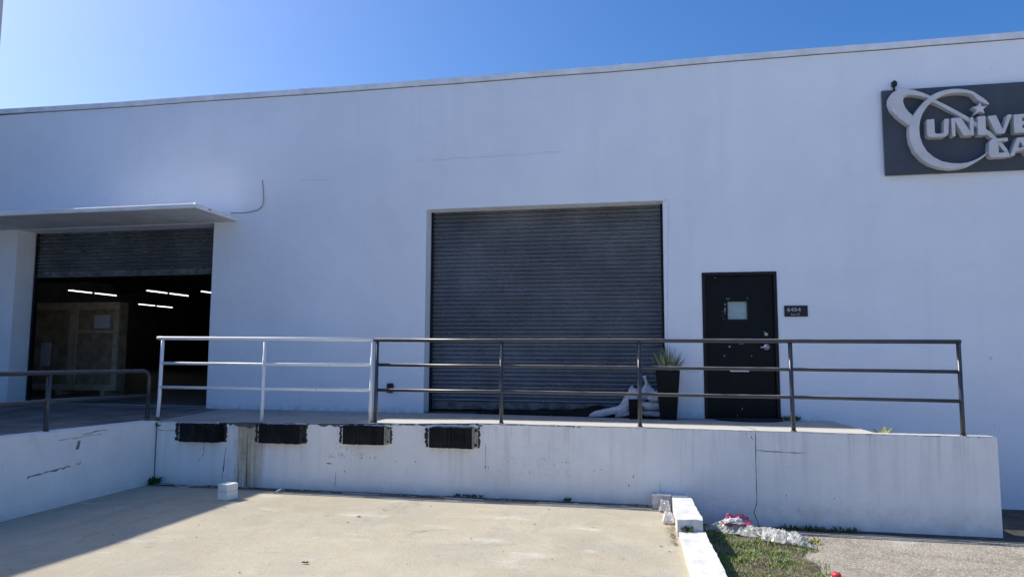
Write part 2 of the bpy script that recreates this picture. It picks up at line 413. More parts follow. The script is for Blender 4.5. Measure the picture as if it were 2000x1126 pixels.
mb = MB()           # darker asphalt band along the dock wall and past its end
def asph(u, v):
    x = .9 + u*14; far = 0. if x > 3.65 else -1.617
    y0 = -1.74 - .02*nz(x, 3, 0, 2) - .03*u
    y = y0 + (far + .02 - y0)*v
    return (x, y, GZ + .005)
mb.grid(asph, 120, 2, smooth=False)
tag(mb.build('asphalt_strip', M['asphalt']), 'dark asphalt strip along the foot of the dock wall', kind='structure')

mb = MB(); mb.quad((-400,-400,GZ+.30),(400,-400,GZ+.30),(400,-13,GZ+.30),(-400,-13,GZ+.30)); mb.quad((-400,-13,GZ+.30),(400,-13,GZ+.30),(400,-10.6,GZ+.02),(-400,-10.6,GZ+.02))  # unseen pale ground added behind the camera to bounce light onto the facade
tag(mb.build('bounce_ground', simple('pale_bounce_concrete', (.60,.57,.50), .9, .12, .4, .006, 20)), 'unseen pale ground added behind the viewer to bounce light', kind='structure')
# pebbles: nobody could count them
mb = MB()
for i in range(5200):
    x = rnd.uniform(1.2, 4.6); y = rnd.uniform(-4.4, -1.95); 
    if x < 1.55 + .25*nz(y, 0, 0, 2) and rnd.random() < .85: continue
    r = rnd.uniform(.003, .009) * (1.6 if rnd.random() < .05 else 1); h = r*.7
    a = rnd.uniform(0, 3.14)
    pts = [(x+math.cos(a+k*2.094)*r*rnd.uniform(.7,1.2), y+math.sin(a+k*2.094)*r*rnd.uniform(.7,1.2), GZ) for k in range(3)] + [(x+rnd.uniform(-.3,.3)*r, y, GZ+h)]
    mb.add(pts, [(0,1,3),(1,2,3),(2,0,3)])
tag(mb.build('gravel', M['pebble']), 'loose small pale stones scattered over the pavement', 'gravel', kind='stuff')

# grass
mb = MB()
def grass_density(x, y):
    e = .44 if y < -3 else .42
    edge = 1.38 + .16*nz(y, 5, 0, 3) + .14*nz(x, y, 0, 9)
    if y > -2.9: edge += .0
    if x > edge + .12 or x < e + .02: return 0
    d = .08 + 1.25*max(0, nz(x, y, 1.7, 4)+.30)*(.6+.8*abs(nz(x, y, 3.1, 14)))
    if y > -2.05: d *= .5
    if x > edge: d *= .3
    if y > -2.45 and x < 1.1: d *= .55
    return d
cnt = 0
for i in range(105000):
    x = rnd.uniform(.43, 1.65); y = rnd.uniform(-5.2, -1.66)
    if rnd.random() > grass_density(x, y): continue
    h = rnd.uniform(.008, .030)*(1+.9*nz(x, y, 9, 5))*(1.7 if rnd.random() < .06 else 1); w = rnd.uniform(.0020, .0042); a = rnd.uniform(0, 6.28)
    lx, ly = math.cos(a)*h*rnd.uniform(.2,1.1), math.sin(a)*h*rnd.uniform(.2,1.1)
    cx_, cy_ = math.cos(a+1.57)*w, math.sin(a+1.57)*w
    dry = 1 if rnd.random() < .26 + .8*max(0, nz(x, y, 4, 5)+.05) else 0
    mb.add([(x-cx_,y-cy_,GZ),(x+cx_,y+cy_,GZ),(x+cx_*.8+lx*.5,y+cy_*.8+ly*.5,GZ+h*.65),(x-cx_*.8+lx*.5,y-cy_*.8+ly*.5,GZ+h*.65),(x+lx,y+ly,GZ+h)], [(0,1,2,3),(3,2,4)], dry)
    cnt += 1
tag(mb.build('grass', [M['grass'], M['grass_dry']]), 'short patchy green and brown grass beside the white kerb', 'grass', kind='stuff')
mb = MB()
mb.grid(lambda u, v: (.40+u*(1.03+.10*nz(-5.4+v*3.8, 5, 0, 3)), -5.4+v*3.8, GZ+.004), 6, 40)
tag(mb.build('soil_patch', simple('brown_soil', (.15, .125, .085), .95, .35, 12, .01, 50)), 'brown soil showing between the grass', kind='structure')

# ------------------------------------------------------------------ warehouse
wh = thing('warehouse', (0,0,0), 'long white painted warehouse with roll-up doors facing the dock', 'building')
ROOF = [(-30,5.20),(-11.437,5.200),(-9.317,5.164),(-7.336,5.162),(-5.386,5.145),(-3.729,5.142),(-2.083,5.145),(-.154,5.150),(1.644,5.176),(3.648,5.174),(4.9,5.186),(14,5.2)]
LO = (-10.86, -7.055, 3.001); GO = (-3.417, .14, 3.092); DO = (.662, 1.664, 2.033)   # left opening, shutter opening, door
WT = .45
xs = [-30, LO[0], LO[1], GO[0], GO[1], DO[0], DO[1], 14]; zs = [-1.3, 0, DO[2], LO[2], GO[2], 5.09]
def hole(x, z):
    return (LO[0] < x < LO[1] and 0 < z < LO[2]) or (GO[0] < x < GO[1] and 0 < z < GO[2]) or (DO[0] < x < DO[1] and 0 < z < DO[2])
mb = MB()
for i in range(len(xs)-1):
    for j in range(len(zs)-1):
        x0, x1, z0, z1 = xs[i], xs[i+1], zs[j], zs[j+1]
        if hole((x0+x1)/2, (z0+z1)/2): continue
        mb.quad((x0,0,z0),(x1,0,z0),(x1,0,z1),(x0,0,z1)); mb.quad((x1,WT,z0),(x0,WT,z0),(x0,WT,z1),(x1,WT,z1))
for a, b, t in (LO, GO, DO):
    mb.quad((a,0,0),(a,WT,0),(a,WT,t),(a,0,t)); mb.quad((b,WT,0),(b,0,0),(b,0,t),(b,WT,t)); mb.quad((a,WT,t),(b,WT,t),(b,0,t),(a,0,t))
mb.quad((-30,0,5.09),(14,0,5.09),(14,WT,5.09),(-30,WT,5.09))
def crackstrip(mb, pts, w, y, mi):
    vs = []
    for i, a in enumerate(pts):
        p, q = pts[max(0,i-1)], pts[min(len(pts)-1,i+1)]
        d = Vector((q[0]-p[0], q[1]-p[1])); n_ = Vector((-d.y, d.x)).normalized() * w/2 * rnd.uniform(.5, 1.3)
        if i in (0, len(pts)-1): n_ *= .3
        vs += [(a[0]-n_.x, y, a[1]-n_.y), (a[0]+n_.x, y, a[1]+n_.y)]
    mb.add(vs, [(2*i, 2*i+2, 2*i+3, 2*i+1) for i in range(len(pts)-1)], mi)
def wiggle(p0, p1, n, amp, seed):
    rr = random.Random(seed); out = []
    for i in range(n+1):
        t = i/n; out.append((p0[0]+(p1[0]-p0[0])*t + rr.uniform(-amp, amp), p0[1]+(p1[1]-p0[1])*t + rr.uniform(-amp, amp)))
    return out
crackstrip(mb, wiggle(on_y(786,316,0), on_y(1100,296,0), 22, .012, 1), .006, -.002, 1)
crackstrip(mb, wiggle(on_y(583,352,0), on_y(646,350,0), 6, .008, 2), .006, -.002, 1)
crackstrip(mb, wiggle(on_y(1336,724,0), on_y(1366,726,0), 5, .008, 3), .008, -.002, 1)
crackstrip(mb, wiggle(on_y(1940,827,0), on_y(1946,832,0), 2, .004, 4), .007, -.002, 1)
crackstrip(mb, wiggle(on_y(1302,760,0), on_y(1306,392,0), 24, .004, 6), .006, -.002, 1)
crackstrip(mb, wiggle(on_y(1293,391,0), on_y(1306,391,0), 2, .002, 6), .009, -.002, 1)
mb.build('facade_wall', [M['facade'], M['hair']], wh)
mb = MB(); n = 90
for i in range(n):
    x0, x1 = -30+44*i/n, -30+44*(i+1)/n
    w0, w1 = .006*nz(x0,0,0,.9), .006*nz(x1,0,0,.9)
    t0, t1 = lerp_tab(ROOF,x0)+w0*.5, lerp_tab(ROOF,x1)+w1*.5; b0, b1 = t0-.083+w0, t1-.083+w1
    mb.add([(x0,-.035,b0),(x1,-.035,b1),(x1,-.035,t1),(x0,-.035,t0),(x1,.5,t1),(x0,.5,t0),(x0,.001,b0),(x1,.001,b1)],
           [(0,1,2,3),(3,2,4,5),(6,7,1,0)])
    mb.quad((x0,-.004,b0-.010),(x1,-.004,b1-.010),(x1,-.004,b1+.001),(x0,-.004,b0+.001), 1)  # shadow line under the coping, painted as a dark strip
for px in (590, 612, 815, 900, 1222):      # lapped joints of the coping
    x, z = on_y(px, 150, 0); t = lerp_tab(ROOF, x)
    mb.box(x-.05, x+.05, -.041, .2, t-.086, t+.005)
mb.build('roof_coping', [M['coping'], M['coping_shadow']], wh)
mb = MB(); mb.box(-30,14,.45,41,4.75,4.85); mb.build('roof', M['roof'], wh)
mb = MB(); mb.box(-30,-29.7,.46,41,-1.3,4.74); mb.box(13.7,14,.46,41,-1.3,4.74); mb.box(-29.69,13.69,40.7,41,-1.3,4.74); build_each(mb, 'outer_wall', M['neighbour'], wh)
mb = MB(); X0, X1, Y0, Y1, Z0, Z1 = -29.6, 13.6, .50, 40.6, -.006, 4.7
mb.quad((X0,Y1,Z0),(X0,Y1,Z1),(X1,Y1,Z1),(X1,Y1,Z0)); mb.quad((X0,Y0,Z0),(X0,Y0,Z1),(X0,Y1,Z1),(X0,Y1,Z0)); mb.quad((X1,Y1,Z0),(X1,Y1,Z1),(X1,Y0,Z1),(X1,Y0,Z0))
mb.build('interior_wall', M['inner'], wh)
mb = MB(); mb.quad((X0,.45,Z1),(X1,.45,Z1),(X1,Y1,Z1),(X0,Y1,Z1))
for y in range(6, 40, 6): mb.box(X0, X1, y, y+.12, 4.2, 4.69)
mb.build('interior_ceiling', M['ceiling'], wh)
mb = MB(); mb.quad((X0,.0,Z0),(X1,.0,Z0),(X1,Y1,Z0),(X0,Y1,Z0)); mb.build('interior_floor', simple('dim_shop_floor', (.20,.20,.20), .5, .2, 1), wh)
# roller shutter: curtain of curved slats in guides
def shutter(name, x0, x1, y, zb, zt, mat, pitch=.0645, seed=0):
    root = MB(); prof = [(0,.003),(.03,-.007),(.11,-.007),(.14,.004),(.19,.003),(.20,-.010),(.26,-.024),(.38,-.030),(.52,-.028),(.72,-.018),(.95,-.002)]
    nx = 30; rows = []
    z = zb + .11
    while z < zt:
        for t, d in prof: rows.append((z + t*pitch, d))
        z += pitch
    def fn(u, v):
        j = min(int(round(v*(len(rows)-1))), len(rows)-1); zz, d = rows[j]; x = x0 + (x1-x0)*u
        return (x, y + d + .012*nz(x, zz*1.4, seed, .8), min(zz, zt+.02) + .0012*nz(x, zz, seed, 6))
    root.grid(fn, nx, len(rows)-1, smooth=False)
    for f in range(len(root.f)): root.sm[f] = True
    o = root.build(name, mat, wh)
    b = MB(); b.box(x0+.01, x1-.01, y-.028, y+.012, zb, zb+.112); b.box(x0+.01, x1-.01, y-.060, y-.0285, zb, zb+.018)
    b.build('bottom_bar', simple('worn_bottom_bar', (.15,.165,.17), .5, .35, 7, .002, 30, .3), o, bevel=.003)
    gd = MB()
    for xa in (x0-.035, x1): gd.box(xa, xa+.035, y-.05, y+.03, 0, zt)
    build_each(gd, 'guide_rail', M['frame'], o)
    return o
sh = shutter('roller_shutter', GO[0]+.036, GO[1]-.036, .30, .045, GO[2], M['shutter'], seed=1)
sh['label'] = 'closed dark slatted roll-up door'
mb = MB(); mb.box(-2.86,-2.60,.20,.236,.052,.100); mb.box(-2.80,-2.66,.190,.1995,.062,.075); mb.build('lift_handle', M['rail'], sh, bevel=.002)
sh2 = shutter('roller_shutter', LO[0]+.06, LO[1]-.036, .40, 2.20, LO[2], M['shutter2'], seed=5)
sh2['label'] = 'half-raised dusty roll-up door under the canopy'
mb = MB(); mb.box(GO[0]-.001,GO[0]+.002,.01,.25,0.,GO[2]); 
# canopy
cp = MB(); cp.box(-11.6,-6.615,-1.09,-.0005,3.012,3.088)
can = cp.build('canopy', [M['canopy'], M['soffit']], wh, bevel=.016)
mb = MB(); mb.quad((-11.6,-1.05,3.009),(-11.6,-.002,3.009),(-6.66,-.002,3.009),(-6.66,-1.05,3.009)); 
mb.build('soffit', M['soffit'], can)
mb = MB(); mb.tube([(-6.66,-1.08,3.086),(-6.62,-1.092,3.06),(-6.62,-1.092,3.02)], .010, 6); mb.build('patch', M['peel'], can); mb = MB(); mb.tube([(-6.612,-.80,3.045),(-6.610,-.74,3.05)], .008, 6); mb.build('patch', M['rust'], can)
# entry door
fr = MB(); x0, x1, zt = DO; fw = .045
fr.box(x0-.0, x0+fw, -.012, .13, 0, zt); fr.box(x1-fw, x1, -.012, .13, 0, zt); fr.box(x0+fw, x1-fw, -.012, .13, zt-fw, zt)
fr.box(x0+fw, x1-fw, .0, .14, -.003, .018)
dr = fr.build('entry_door_frame', M['frame'], wh, bevel=.003)
dl = MB(); a, b, c, d = 1.005, 1.265, 1.372, 1.622; yy = .035
X0_, X1_, Z1_ = x0+fw+.004, x1-fw-.004, zt-fw-.004
for (p, q, r_, s_) in ((X0_, a, .022, Z1_), (b, X1_, .022, Z1_), (a, b, .022, c), (a, b, d, Z1_)): dl.box(p, q, yy, yy+.045, r_, s_)
door = dl.build('door_leaf', M['black'], dr)
w = MB(); t = .022
w.box(a-t, b+t, yy-.010, yy-.0005, d-.002, d+t); w.box(a-t, b+t, yy-.010, yy-.0005, c-t, c+.002); w.box(a-t, a+.002, yy-.010, yy-.0005, c+.002, d-.002); w.box(b-.002, b+t, yy-.010, yy-.0005, c+.002, d-.002)
w.build('window_frame', M['frame'], dr, bevel=.002)
w = MB(); w.box(a, b, yy+.012, yy+.018, c, d); w.build('window_pane', M['pane'], dr)
def disc(mb, x, z, y0, y1, r, seg=20, mi=0): mb.tube([(x, y1, z), (x, y0, z)], r, seg, mi); return mb
w = MB(); disc(w, 1.512, .990, yy-.012, yy, .043, 24); disc(w, 1.512, .990, yy-.05, yy-.012, .012, 12); w.tube([(1.512,yy-.048,.990),(1.48,yy-.050,.987),(1.425,yy-.046,.986)], .010, 10); disc(w, 1.512,.99,yy-.016,yy-.012,.03,20)
w.build('door_handle', M['chrome'], dr)
w = MB(); disc(w, 1.513, 1.166, yy-.014, yy, .024, 20); disc(w, 1.513, 1.166, yy-.018, yy-.014, .012, 12); w.build('deadbolt', M['chrome'], dr)
w = MB(); w.box(1.02, 1.27, yy-.006, yy-.0005, .650, .678); w.build('mail_slot', M['chrome'], dr)
w = MB(); disc(w, 1.019, .996, yy-.006, yy, .013, 12); disc(w, .948, .868, yy-.005, yy, .009, 10); disc(w, 1.31,.868,yy-.004,yy,.006,8)
for px, py, wd, hh in ((1416,594,.010,.03),(1416,604,.012,.05),(1416,611,.008,.02),(1412,608,.006,.012),(1411,616,.006,.01),(1414,622,.006,.01),(1422,583,.05,.006),(1460,582,.012,.008),(1397,542,.012,.012),(1493,648,.014,.014),(1494,654,.008,.02),(1448,671,.06,.005),(1450,798,.01,.02),(1440,811,.02,.006)):
    x, z = on_y(px, py, .03); w.box(x-wd/2, x+wd/2, yy-.0015, yy+.001, z-hh/2, z+hh/2)
build_each(w, 'paint_chip', M['flake'], dr)

# neighbouring buildings on the left, which throw the long shadow over the ramp
nb = thing('left_building', (-16,-15,-1), 'tall plain white building left of the lot, out of view but for its shade', 'building')
mb = MB(); mb.box(-24,-11.62,-34,-.02,-1.3,5.95); mb.build('wall', M['neighbour'], nb)
mb = MB(); mb.box(-24.03,-11.585,-34.03,-.01,5.951,6.02); mb.build('parapet_cap', M['coping'], nb)
tw = thing('roof_tower', (-19,2.5,4.85), 'grey sliver of a tall rooftop block at the upper left corner', 'tower')
mb = MB(); mb.box(-22,-16.03,1.6,4.0,4.851,10.1); mb.build('wall', M['neighbour'], tw)
mb = MB(); mb.box(-22.03,-16.0,1.57,4.03,10.101,10.2); mb.build('cap', M['coping'], tw)

# ------------------------------------------------------------------ loading dock
dk = thing('loading_dock', (0,0,0), 'raised concrete loading dock with worn white painted walls', 'loading dock')
DT = [(-6.9,-.050),(-6.7,-.050),(-4.318,-.024),(-3,.000),(-2.158,.022),(-.188,.018),(1.117,.008),(2.343,.004),(3.6,.0)]
mb = MB()
def edge(x): return lerp_tab(DT, x) + .003*nz(x,0,0,7)
# platform floor
def plat(u, v):
    x = -6.72 + u*(9.04+0.13*(1-v)); y = PY + v*(0-PY)
    e = edge(x); return (x, y, e*(1-v)**1.0 * 1.0)
mb.grid(plat, 90, 6)
mb.quad((2.45,PY,0.004),(2.32,0,0),(2.32,0,-.175),(2.45,PY,-.175))
pf = mb.build('platform_floor', M['platform'], dk)
mb = MB(); crackstrip3 = []
for (p, q) in (((.98,-.84),(1.03,-1.1)),((1.03,-1.1),(1.10,-1.3)),((1.10,-1.3),(1.13,-1.617))):
    mb.quad((p[0]-.004,p[1],.011),(q[0]-.004,q[1],.013),(q[0]+.004,q[1],.013),(p[0]+.004,p[1],.011))
mb.build('floor_crack', M['crack'], pf)
# front wall: left part foots on the ramp, right part on the lower pavement
mb = MB(); N = 220; xa, xb = -6.70, 3.612
for i in range(N):
    x0, x1 = xa+(xb-xa)*i/N, xa+(xb-xa)*(i+1)/N
    y0 = PY
    mb.quad((x0,y0,-1.3),(x1,y0,-1.3),(x1,y0,edge(x1)-.006),(x0,y0,edge(x0)-.006))
    mb.quad((x0,y0,edge(x0)-.006),(x1,y0,edge(x1)-.006),(x1,y0+.008,edge(x1)+.001),(x0,y0+.008,edge(x0)+.001))
for i in range(int(N)):      # narrow top and back of the free-standing part beside the steps
    x0, x1 = xa+(xb-xa)*i/N, xa+(xb-xa)*(i+1)/N
    if x1 < 2.40: continue
    mb.quad((x0,PY+.008,edge(x0)+.001),(x1,PY+.008,edge(x1)+.001),(x1,PY+.18,edge(x1)+.001),(x0,PY+.18,edge(x0)+.001), 3)
    mb.quad((x1,PY+.18,-1.3),(x0,PY+.18,-1.3),(x0,PY+.18,edge(x0)+.001),(x1,PY+.18,edge(x1)+.001))
mb.quad((xb,PY,-1.3),(xb,PY+.18,-1.3),(xb,PY+.18,edge(xb)+.001),(xb,PY+.004,edge(xb)-.002))
# bare chipped band and curling paint along the edge
def chips(xs0, xs1, dmin, dmax, prob, seed, mi=1, zoff=.004, step=.035):
    rr = random.Random(seed); x = xs0
    pd = dmin
    while x < xs1:
        d = max(dmin, min(dmax, pd + rr.uniform(-.5,.5)*(dmax-dmin)))
        if rr.random() < prob:
            e0, e1 = edge(x)-zoff, edge(x+step)-zoff
            mb.quad((x,PY-.0025,e0-pd),(x+step,PY-.0025,e1-d),(x+step,PY-.0025,e1),(x,PY-.0025,e0), mi)
        pd = d; x += step
chips(-6.68,-5.6,.004,.020,.8,1); chips(-5.6,-5.12,.02,.075,1,2); chips(-5.12,-4.42,.004,.020,.8,3); chips(-4.42,-3.3,.012,.055,.95,4)
chips(-3.3,-2.85,.004,.030,.9,5); chips(-2.85,-2.12,.008,.034,1,6); chips(-2.12,-.9,.001,.020,.7,7); chips(-.9,.3,.001,.014,.6,8); chips(.3,3.5,.0,.006,.35,9)
mb.build('front_wall', [M['dock'], M['chipped'], M['crack'], M['platform']], dk)
rr = random.Random(8)
cru = MB()
for (pa, pb, zt, zb) in ((343,349,-.05,-.30),(436,443,-.05,-.30),(499,504,-.04,-.29),(596,600,-.04,-.29),(663,668,-.02,-.27),(760,765,-.02,-.26),(830,836,-.02,-.285),(932,937,-.02,-.28)):
    xa_, xb_ = on_y(pa, 850, PY)[0], on_y(pb, 850, PY)[0]; n_ = 14; vs = []
    for i in range(n_+1):
        z_ = zb+(zt-zb)*i/n_; vs += [(xa_+rr.uniform(-.012,.018), PY-.003, z_), (xb_+rr.uniform(-.012,.014), PY-.003, z_)]
    cru.add(vs, [(2*i, 2*i+1, 2*i+3, 2*i+2) for i in range(n_)])
build_each(cru, 'black_smear', simple('black_smear', (.05,.05,.05), .9, .8, 45), dk)
# curled paint lip
lp = MB(); rr = random.Random(3)
for (a, b, amp, zc) in ((-4.0,-2.95,.016,-.030),(-2.84,-2.18,.020,-.030),(-2.15,-.95,.009,-.016),(-.95,.3,.005,-.010),(-6.6,-5.7,.005,-.014),(-5.0,-4.45,.006,-.016)):
    x = a; pts = []
    while x < b:
        pts.append((x, PY-.004-rr.uniform(0,.004), edge(x)+zc+rr.uniform(-amp,amp)*.6)); x += rr.uniform(.025,.05)
    if len(pts) > 2: lp.tube(pts, .005, 6, radii=[rr.uniform(.003,.010)*(.7+amp*60) for _ in pts])
build_each(lp, 'peeling_paint_lip', M['peel'], dk)
cr = MB()
def fcrack(pp, w, amp, seed, n=14):
    out = []
    for (p, q) in zip(pp, pp[1:]): out += wiggle(on_y(*p, PY), on_y(*q, PY), n, amp, seed+len(out))[:-1]
    out.append(on_y(*pp[-1], PY)); crackstrip(cr, out, w, PY-.0018, 0)
fcrack([(1475,842),(1477,920),(1478,980),(1473,1000),(1483,1028)], .007, .003, 11, 7)
fcrack([(1477,878),(1500,881),(1572,884)], .008, .003, 12, 7)
fcrack([(1290,962),(1289,941)], .004, .002, 13, 4); fcrack([(949,865),(948,920)], .004, .003, 14, 6); fcrack([(656,918),(654,950)], .005, .004, 15, 6)
fcrack([(443,872),(440,885),(436,920),(437,905)], .009, .007, 16, 5); fcrack([(437,900),(434,935)], .005, .004, 17, 5); fcrack([(347,840),(318,840),(308,838)], .006, .003, 18, 5)
fcrack([(398,870),(397,888)], .005, .003, 19, 4); fcrack([(637,904),(648,905)], .010, .002, 20, 3)
for px, py, s_ in ((396,889,.03),(390,896,.02),(387,900,.018),(673,920,.022),(794,917,.013),(794,924,.010),(774,900,.016),(812,901,.018),(1008,892,.0),(1106,902,.018),(1111,903,.012),(1228,947,.022),(1560,995,.012),(1536,967,.016),(1630,972,.012),(948,911,.02),(954,912,.014),(1468,853,.02),(1470,857,.012),(1540,911,.01),(1238,926,.014),(1237,930,.02),(1161,918,.014),(1174,916,.014)):
    if not s_: continue
    x, z = on_y(px, py, PY); pts = [(x+math.cos(k*1.05)*s_*rr.uniform(.3,.7)*.7, z+math.sin(k*1.05)*s_*rr.uniform(.3,.8)) for k in range(6)]
    cr.add([(p[0],PY-.0015,p[1]) for p in pts], [tuple(range(6))])
build_each(cr, 'crack', M['crack'], dk)
# left side wall of the truck well and the paved lot behind it
mb = MB()
mb.grid(lambda u, v: (-6.69 + 0*u, -1.60-u*9.2, -1.3 + v*(1.3-.045+.03*min(1,u*4))), 40, 1)
def swtop(u, v): y = -1.60-u*9.2; return (-6.69 - v*.22, y, -.045+.03*min(1,u*4) + .001*v)
mb.grid(swtop, 40, 1)
mb.build('side_wall', M['side'], dk)
mb = MB()
def sp(y, z): return (-6.687, y, z)
def sidecrack(p, q, w, n, seed, amp=.008):
    r2 = random.Random(seed); vs_ = []
    for i in range(n+1):
        t = i/n; y = p[0]+(q[0]-p[0])*t; z = p[1]+(q[1]-p[1])*t + r2.uniform(-amp,amp)
        ww = w*r2.uniform(.3,1.2)/2; vs_.extend([sp(y,z-ww), sp(y,z+ww)])
    mb.add(vs_, [(2*i, 2*i+2, 2*i+3, 2*i+1) for i in range(n)])
sidecrack((-3.63,-.475),(-3.05,-.44),.022,12,1); sidecrack((-2.95,-.43),(-2.90,-.428),.018,2,2); sidecrack((-3.25,-.12),(-2.6,-.12),.007,8,3); sidecrack((-2.9,-.09),(-2.5,-.075),.014,6,4)
mb.quad(sp(-2.99,-.26),sp(-2.94,-.26),sp(-2.92,-.16),sp(-2.96,-.16))
build_each(mb, 'side_wall_crack', simple('grey_scrape', (.26,.25,.235), .95, .3, 30), dk)
mb = MB()
x, z0, z1 = -6.684, -.87, -.05
for i in range(16):
    za, zb = z0+(z1-z0)*i/16, z0+(z1-z0)*(i+1)/16; o_ = rr.uniform(-.004,.004)
    mb.quad((x-.004+o_,PY-.004,za),(x+.014+o_,PY-.004,za),(x+.012-o_,PY-.004,zb),(x-.003-o_,PY-.004,zb))
mb.build('corner_joint', simple('corner_joint_filler', (.20,.20,.18), .9, .3, 30), dk)
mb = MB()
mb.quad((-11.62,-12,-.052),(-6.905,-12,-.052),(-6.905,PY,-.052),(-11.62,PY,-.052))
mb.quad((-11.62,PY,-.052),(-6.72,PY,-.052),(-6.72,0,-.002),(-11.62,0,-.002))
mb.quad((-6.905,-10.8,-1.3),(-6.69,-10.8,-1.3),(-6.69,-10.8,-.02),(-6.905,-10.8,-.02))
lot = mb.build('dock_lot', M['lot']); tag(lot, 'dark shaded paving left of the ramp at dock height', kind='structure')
# steps hidden between the facade and the parapet
mb = MB()
for i in range(5): mb.box(2.46+i*.23 if i else 2.34, 2.69+i*.23, PY+.181, -.001, -1.3, -.175*(i+1))
mb.build('step', M['platform'], dk)

# dock bumpers
def bumper(x, xp, xe, z, h, style, label):      # left end, right end of the pad, right end of the plate
    y = PY; w = xe - x
    t = thing('dock_bumper', (x, y, z), label, 'dock bumper', 'rubber dock bumpers along the front of the loading dock')
    d = .085
    m = MB(); n = 22; pw = xp - x
    for i in range(n):              # laminated pads on edge
        a = x + pw*i/n; j = rr.uniform(-.007, .007)
        m.box(a+.0012, a+pw/n-.0012, y-d+j, y-.001, z-rr.uniform(0,.006), z+h-rr.uniform(0,.012))
    m.box(x+.01, x+pw-.01, y-d+.012, y-.002, z+.008, z+h-.010)
    m.build('rubber_pad', M['rubber'], t)
    e = MB(); c = [M['rubber'], simple('scuffed_rubber_end', (.05,.047,.04), .8, .5, 30, .006, 70), M['steel'], M['steel']][style]
    e.box(x+pw+.001, x+pw+.007, y-d+.002, y-.0085, z+.002, z+h-.004); e.box(x+pw+.001, x+w, y-.008, y-.0008, z, z+h)
    e.box(x-.022, x-.001, y-.008, y-.0008, z+.004, z+h-.004)
    build_each(e, 'end_plate', c, t, bevel=.0015)
    bo = MB()
    for zz in (z+.035, z+h-.035): disc(bo, x+pw+(w-pw)*.55, zz, y-.014, y-.0075, .018 if style == 3 else .013, 14)
    build_each(bo, 'bolt', M['bolt'] if style >= 2 else M['rubber'], t)
    return t
def bx_(px, Y): return on_y(px, 850, Y)[0]
bumper(bx_(348,PY-.1),bx_(423,PY-.1),bx_(439,PY),-.300,.240,0,'all-black dock bumper nearest the ramp corner, its end crusted over')
bumper(bx_(504,PY-.1),bx_(584,PY-.1),bx_(598,PY),-.288,.245,1,'black dock bumper right of the rusty brown run, with scuffed end')
bumper(bx_(668,PY-.1),bx_(749,PY-.1),bx_(762,PY),-.268,.238,2,'black dock bumper above the scraped wall patch, bolted plate half bare')
bumper(bx_(837,PY-.1),bx_(921,PY-.1),bx_(934,PY),-.280,.250,3,'black dock bumper nearest the big shutter, two dark bolts in its pale end plate')

# ------------------------------------------------------------------ railings
RYL = PY + .077
def railing(name, loc, label, posts, rails, mat, pr=.024, rr_=.0235, extra=None):
    t = thing(name, loc, label, 'railing')
    for (x, z0, z1, lx) in posts:
        m = MB(); m.tube([(x+lx, RYL, z0), (x+lx*.4, RYL, z0+.25), (x, RYL, z1)], pr, 14); m.build('post', mat, t)
    for pts, r_ in rails:
        m = MB(); m.tube([(p[0], RYL, p[1]) for p in pts], r_, 12); m.build('rail', mat, t)
    return t
wt = [(-6.80,1.085),(-6.72,1.082),(-5.155,1.072),(-3.60,1.060)]
wr = railing('white_railing', (-5.16,RYL,-.04), 'white painted pipe railing on the left end of the dock',
    [(-6.715,.0,1.075,-.02),(-5.155,-.035,1.062,-.006),(-3.615,-.012,1.052,-.006)],
    [(wt,.0245),([(-6.715,.735),(-5.16,.73),(-3.615,.733)],.0205),([(-6.72,.407),(-5.16,.402),(-3.615,.405)],.0205)], M['wrail'])
mb = MB(); mb.tube([(-6.735,RYL,-.052),(-6.735,RYL,.001)], .026, 14); mb.build('post_foot', M['rust'], wr)
bt = [(-3.585,1.056),(-1.889,1.046),(-.188,1.046),(1.542,1.040),(3.335,1.032)]
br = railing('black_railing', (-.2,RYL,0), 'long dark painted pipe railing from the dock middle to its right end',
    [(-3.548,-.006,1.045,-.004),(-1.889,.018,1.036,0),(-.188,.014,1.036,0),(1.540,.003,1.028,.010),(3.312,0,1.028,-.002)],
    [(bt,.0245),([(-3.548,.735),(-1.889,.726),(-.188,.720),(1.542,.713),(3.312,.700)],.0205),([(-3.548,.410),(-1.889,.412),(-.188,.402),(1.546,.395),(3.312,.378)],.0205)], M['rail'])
mb = MB()
for x, z in ((-3.6,.0),(-1.889,.02),(-.188,.015),(1.549,.005),(3.31,.0)): mb.tube([(x,RYL,z-.002),(x,RYL,z+.012)], .034, 14)
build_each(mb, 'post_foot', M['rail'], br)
lr = thing('lot_railing', (-6.85,-3,-.05), 'low dark pipe railing with rounded corner on the left side wall', 'railing')
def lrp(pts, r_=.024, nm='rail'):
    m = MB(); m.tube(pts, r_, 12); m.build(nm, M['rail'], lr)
arc = [(-6.83, -1.75+.12*math.sin(a), .63-.12+.12*math.cos(a)) for a in [R(k) for k in (0,15,30,45,60,75,90)]]
lrp([(-6.83,-9.5,.66),(-6.83,-6,.655),(-6.83,-3.3,.64)] + arc + [(-6.83,-1.63,-.045)], .026)
lrp([(-6.83,-9.5,.33),(-6.83,-3.25,.32),(-6.83,-1.63,.30)], .022)
for y in (-3.28, -5.6, -8.0): lrp([(-6.83,y,-.045),(-6.83,y,.62)], .028, 'post')
mb = MB(); 
for y in (-1.63,-3.28,-5.6,-8.0): mb.tube([(-6.83,y,-.048),(-6.83,y,-.01)], .031, 12)
build_each(mb, 'post_foot', M['rust'], lr)

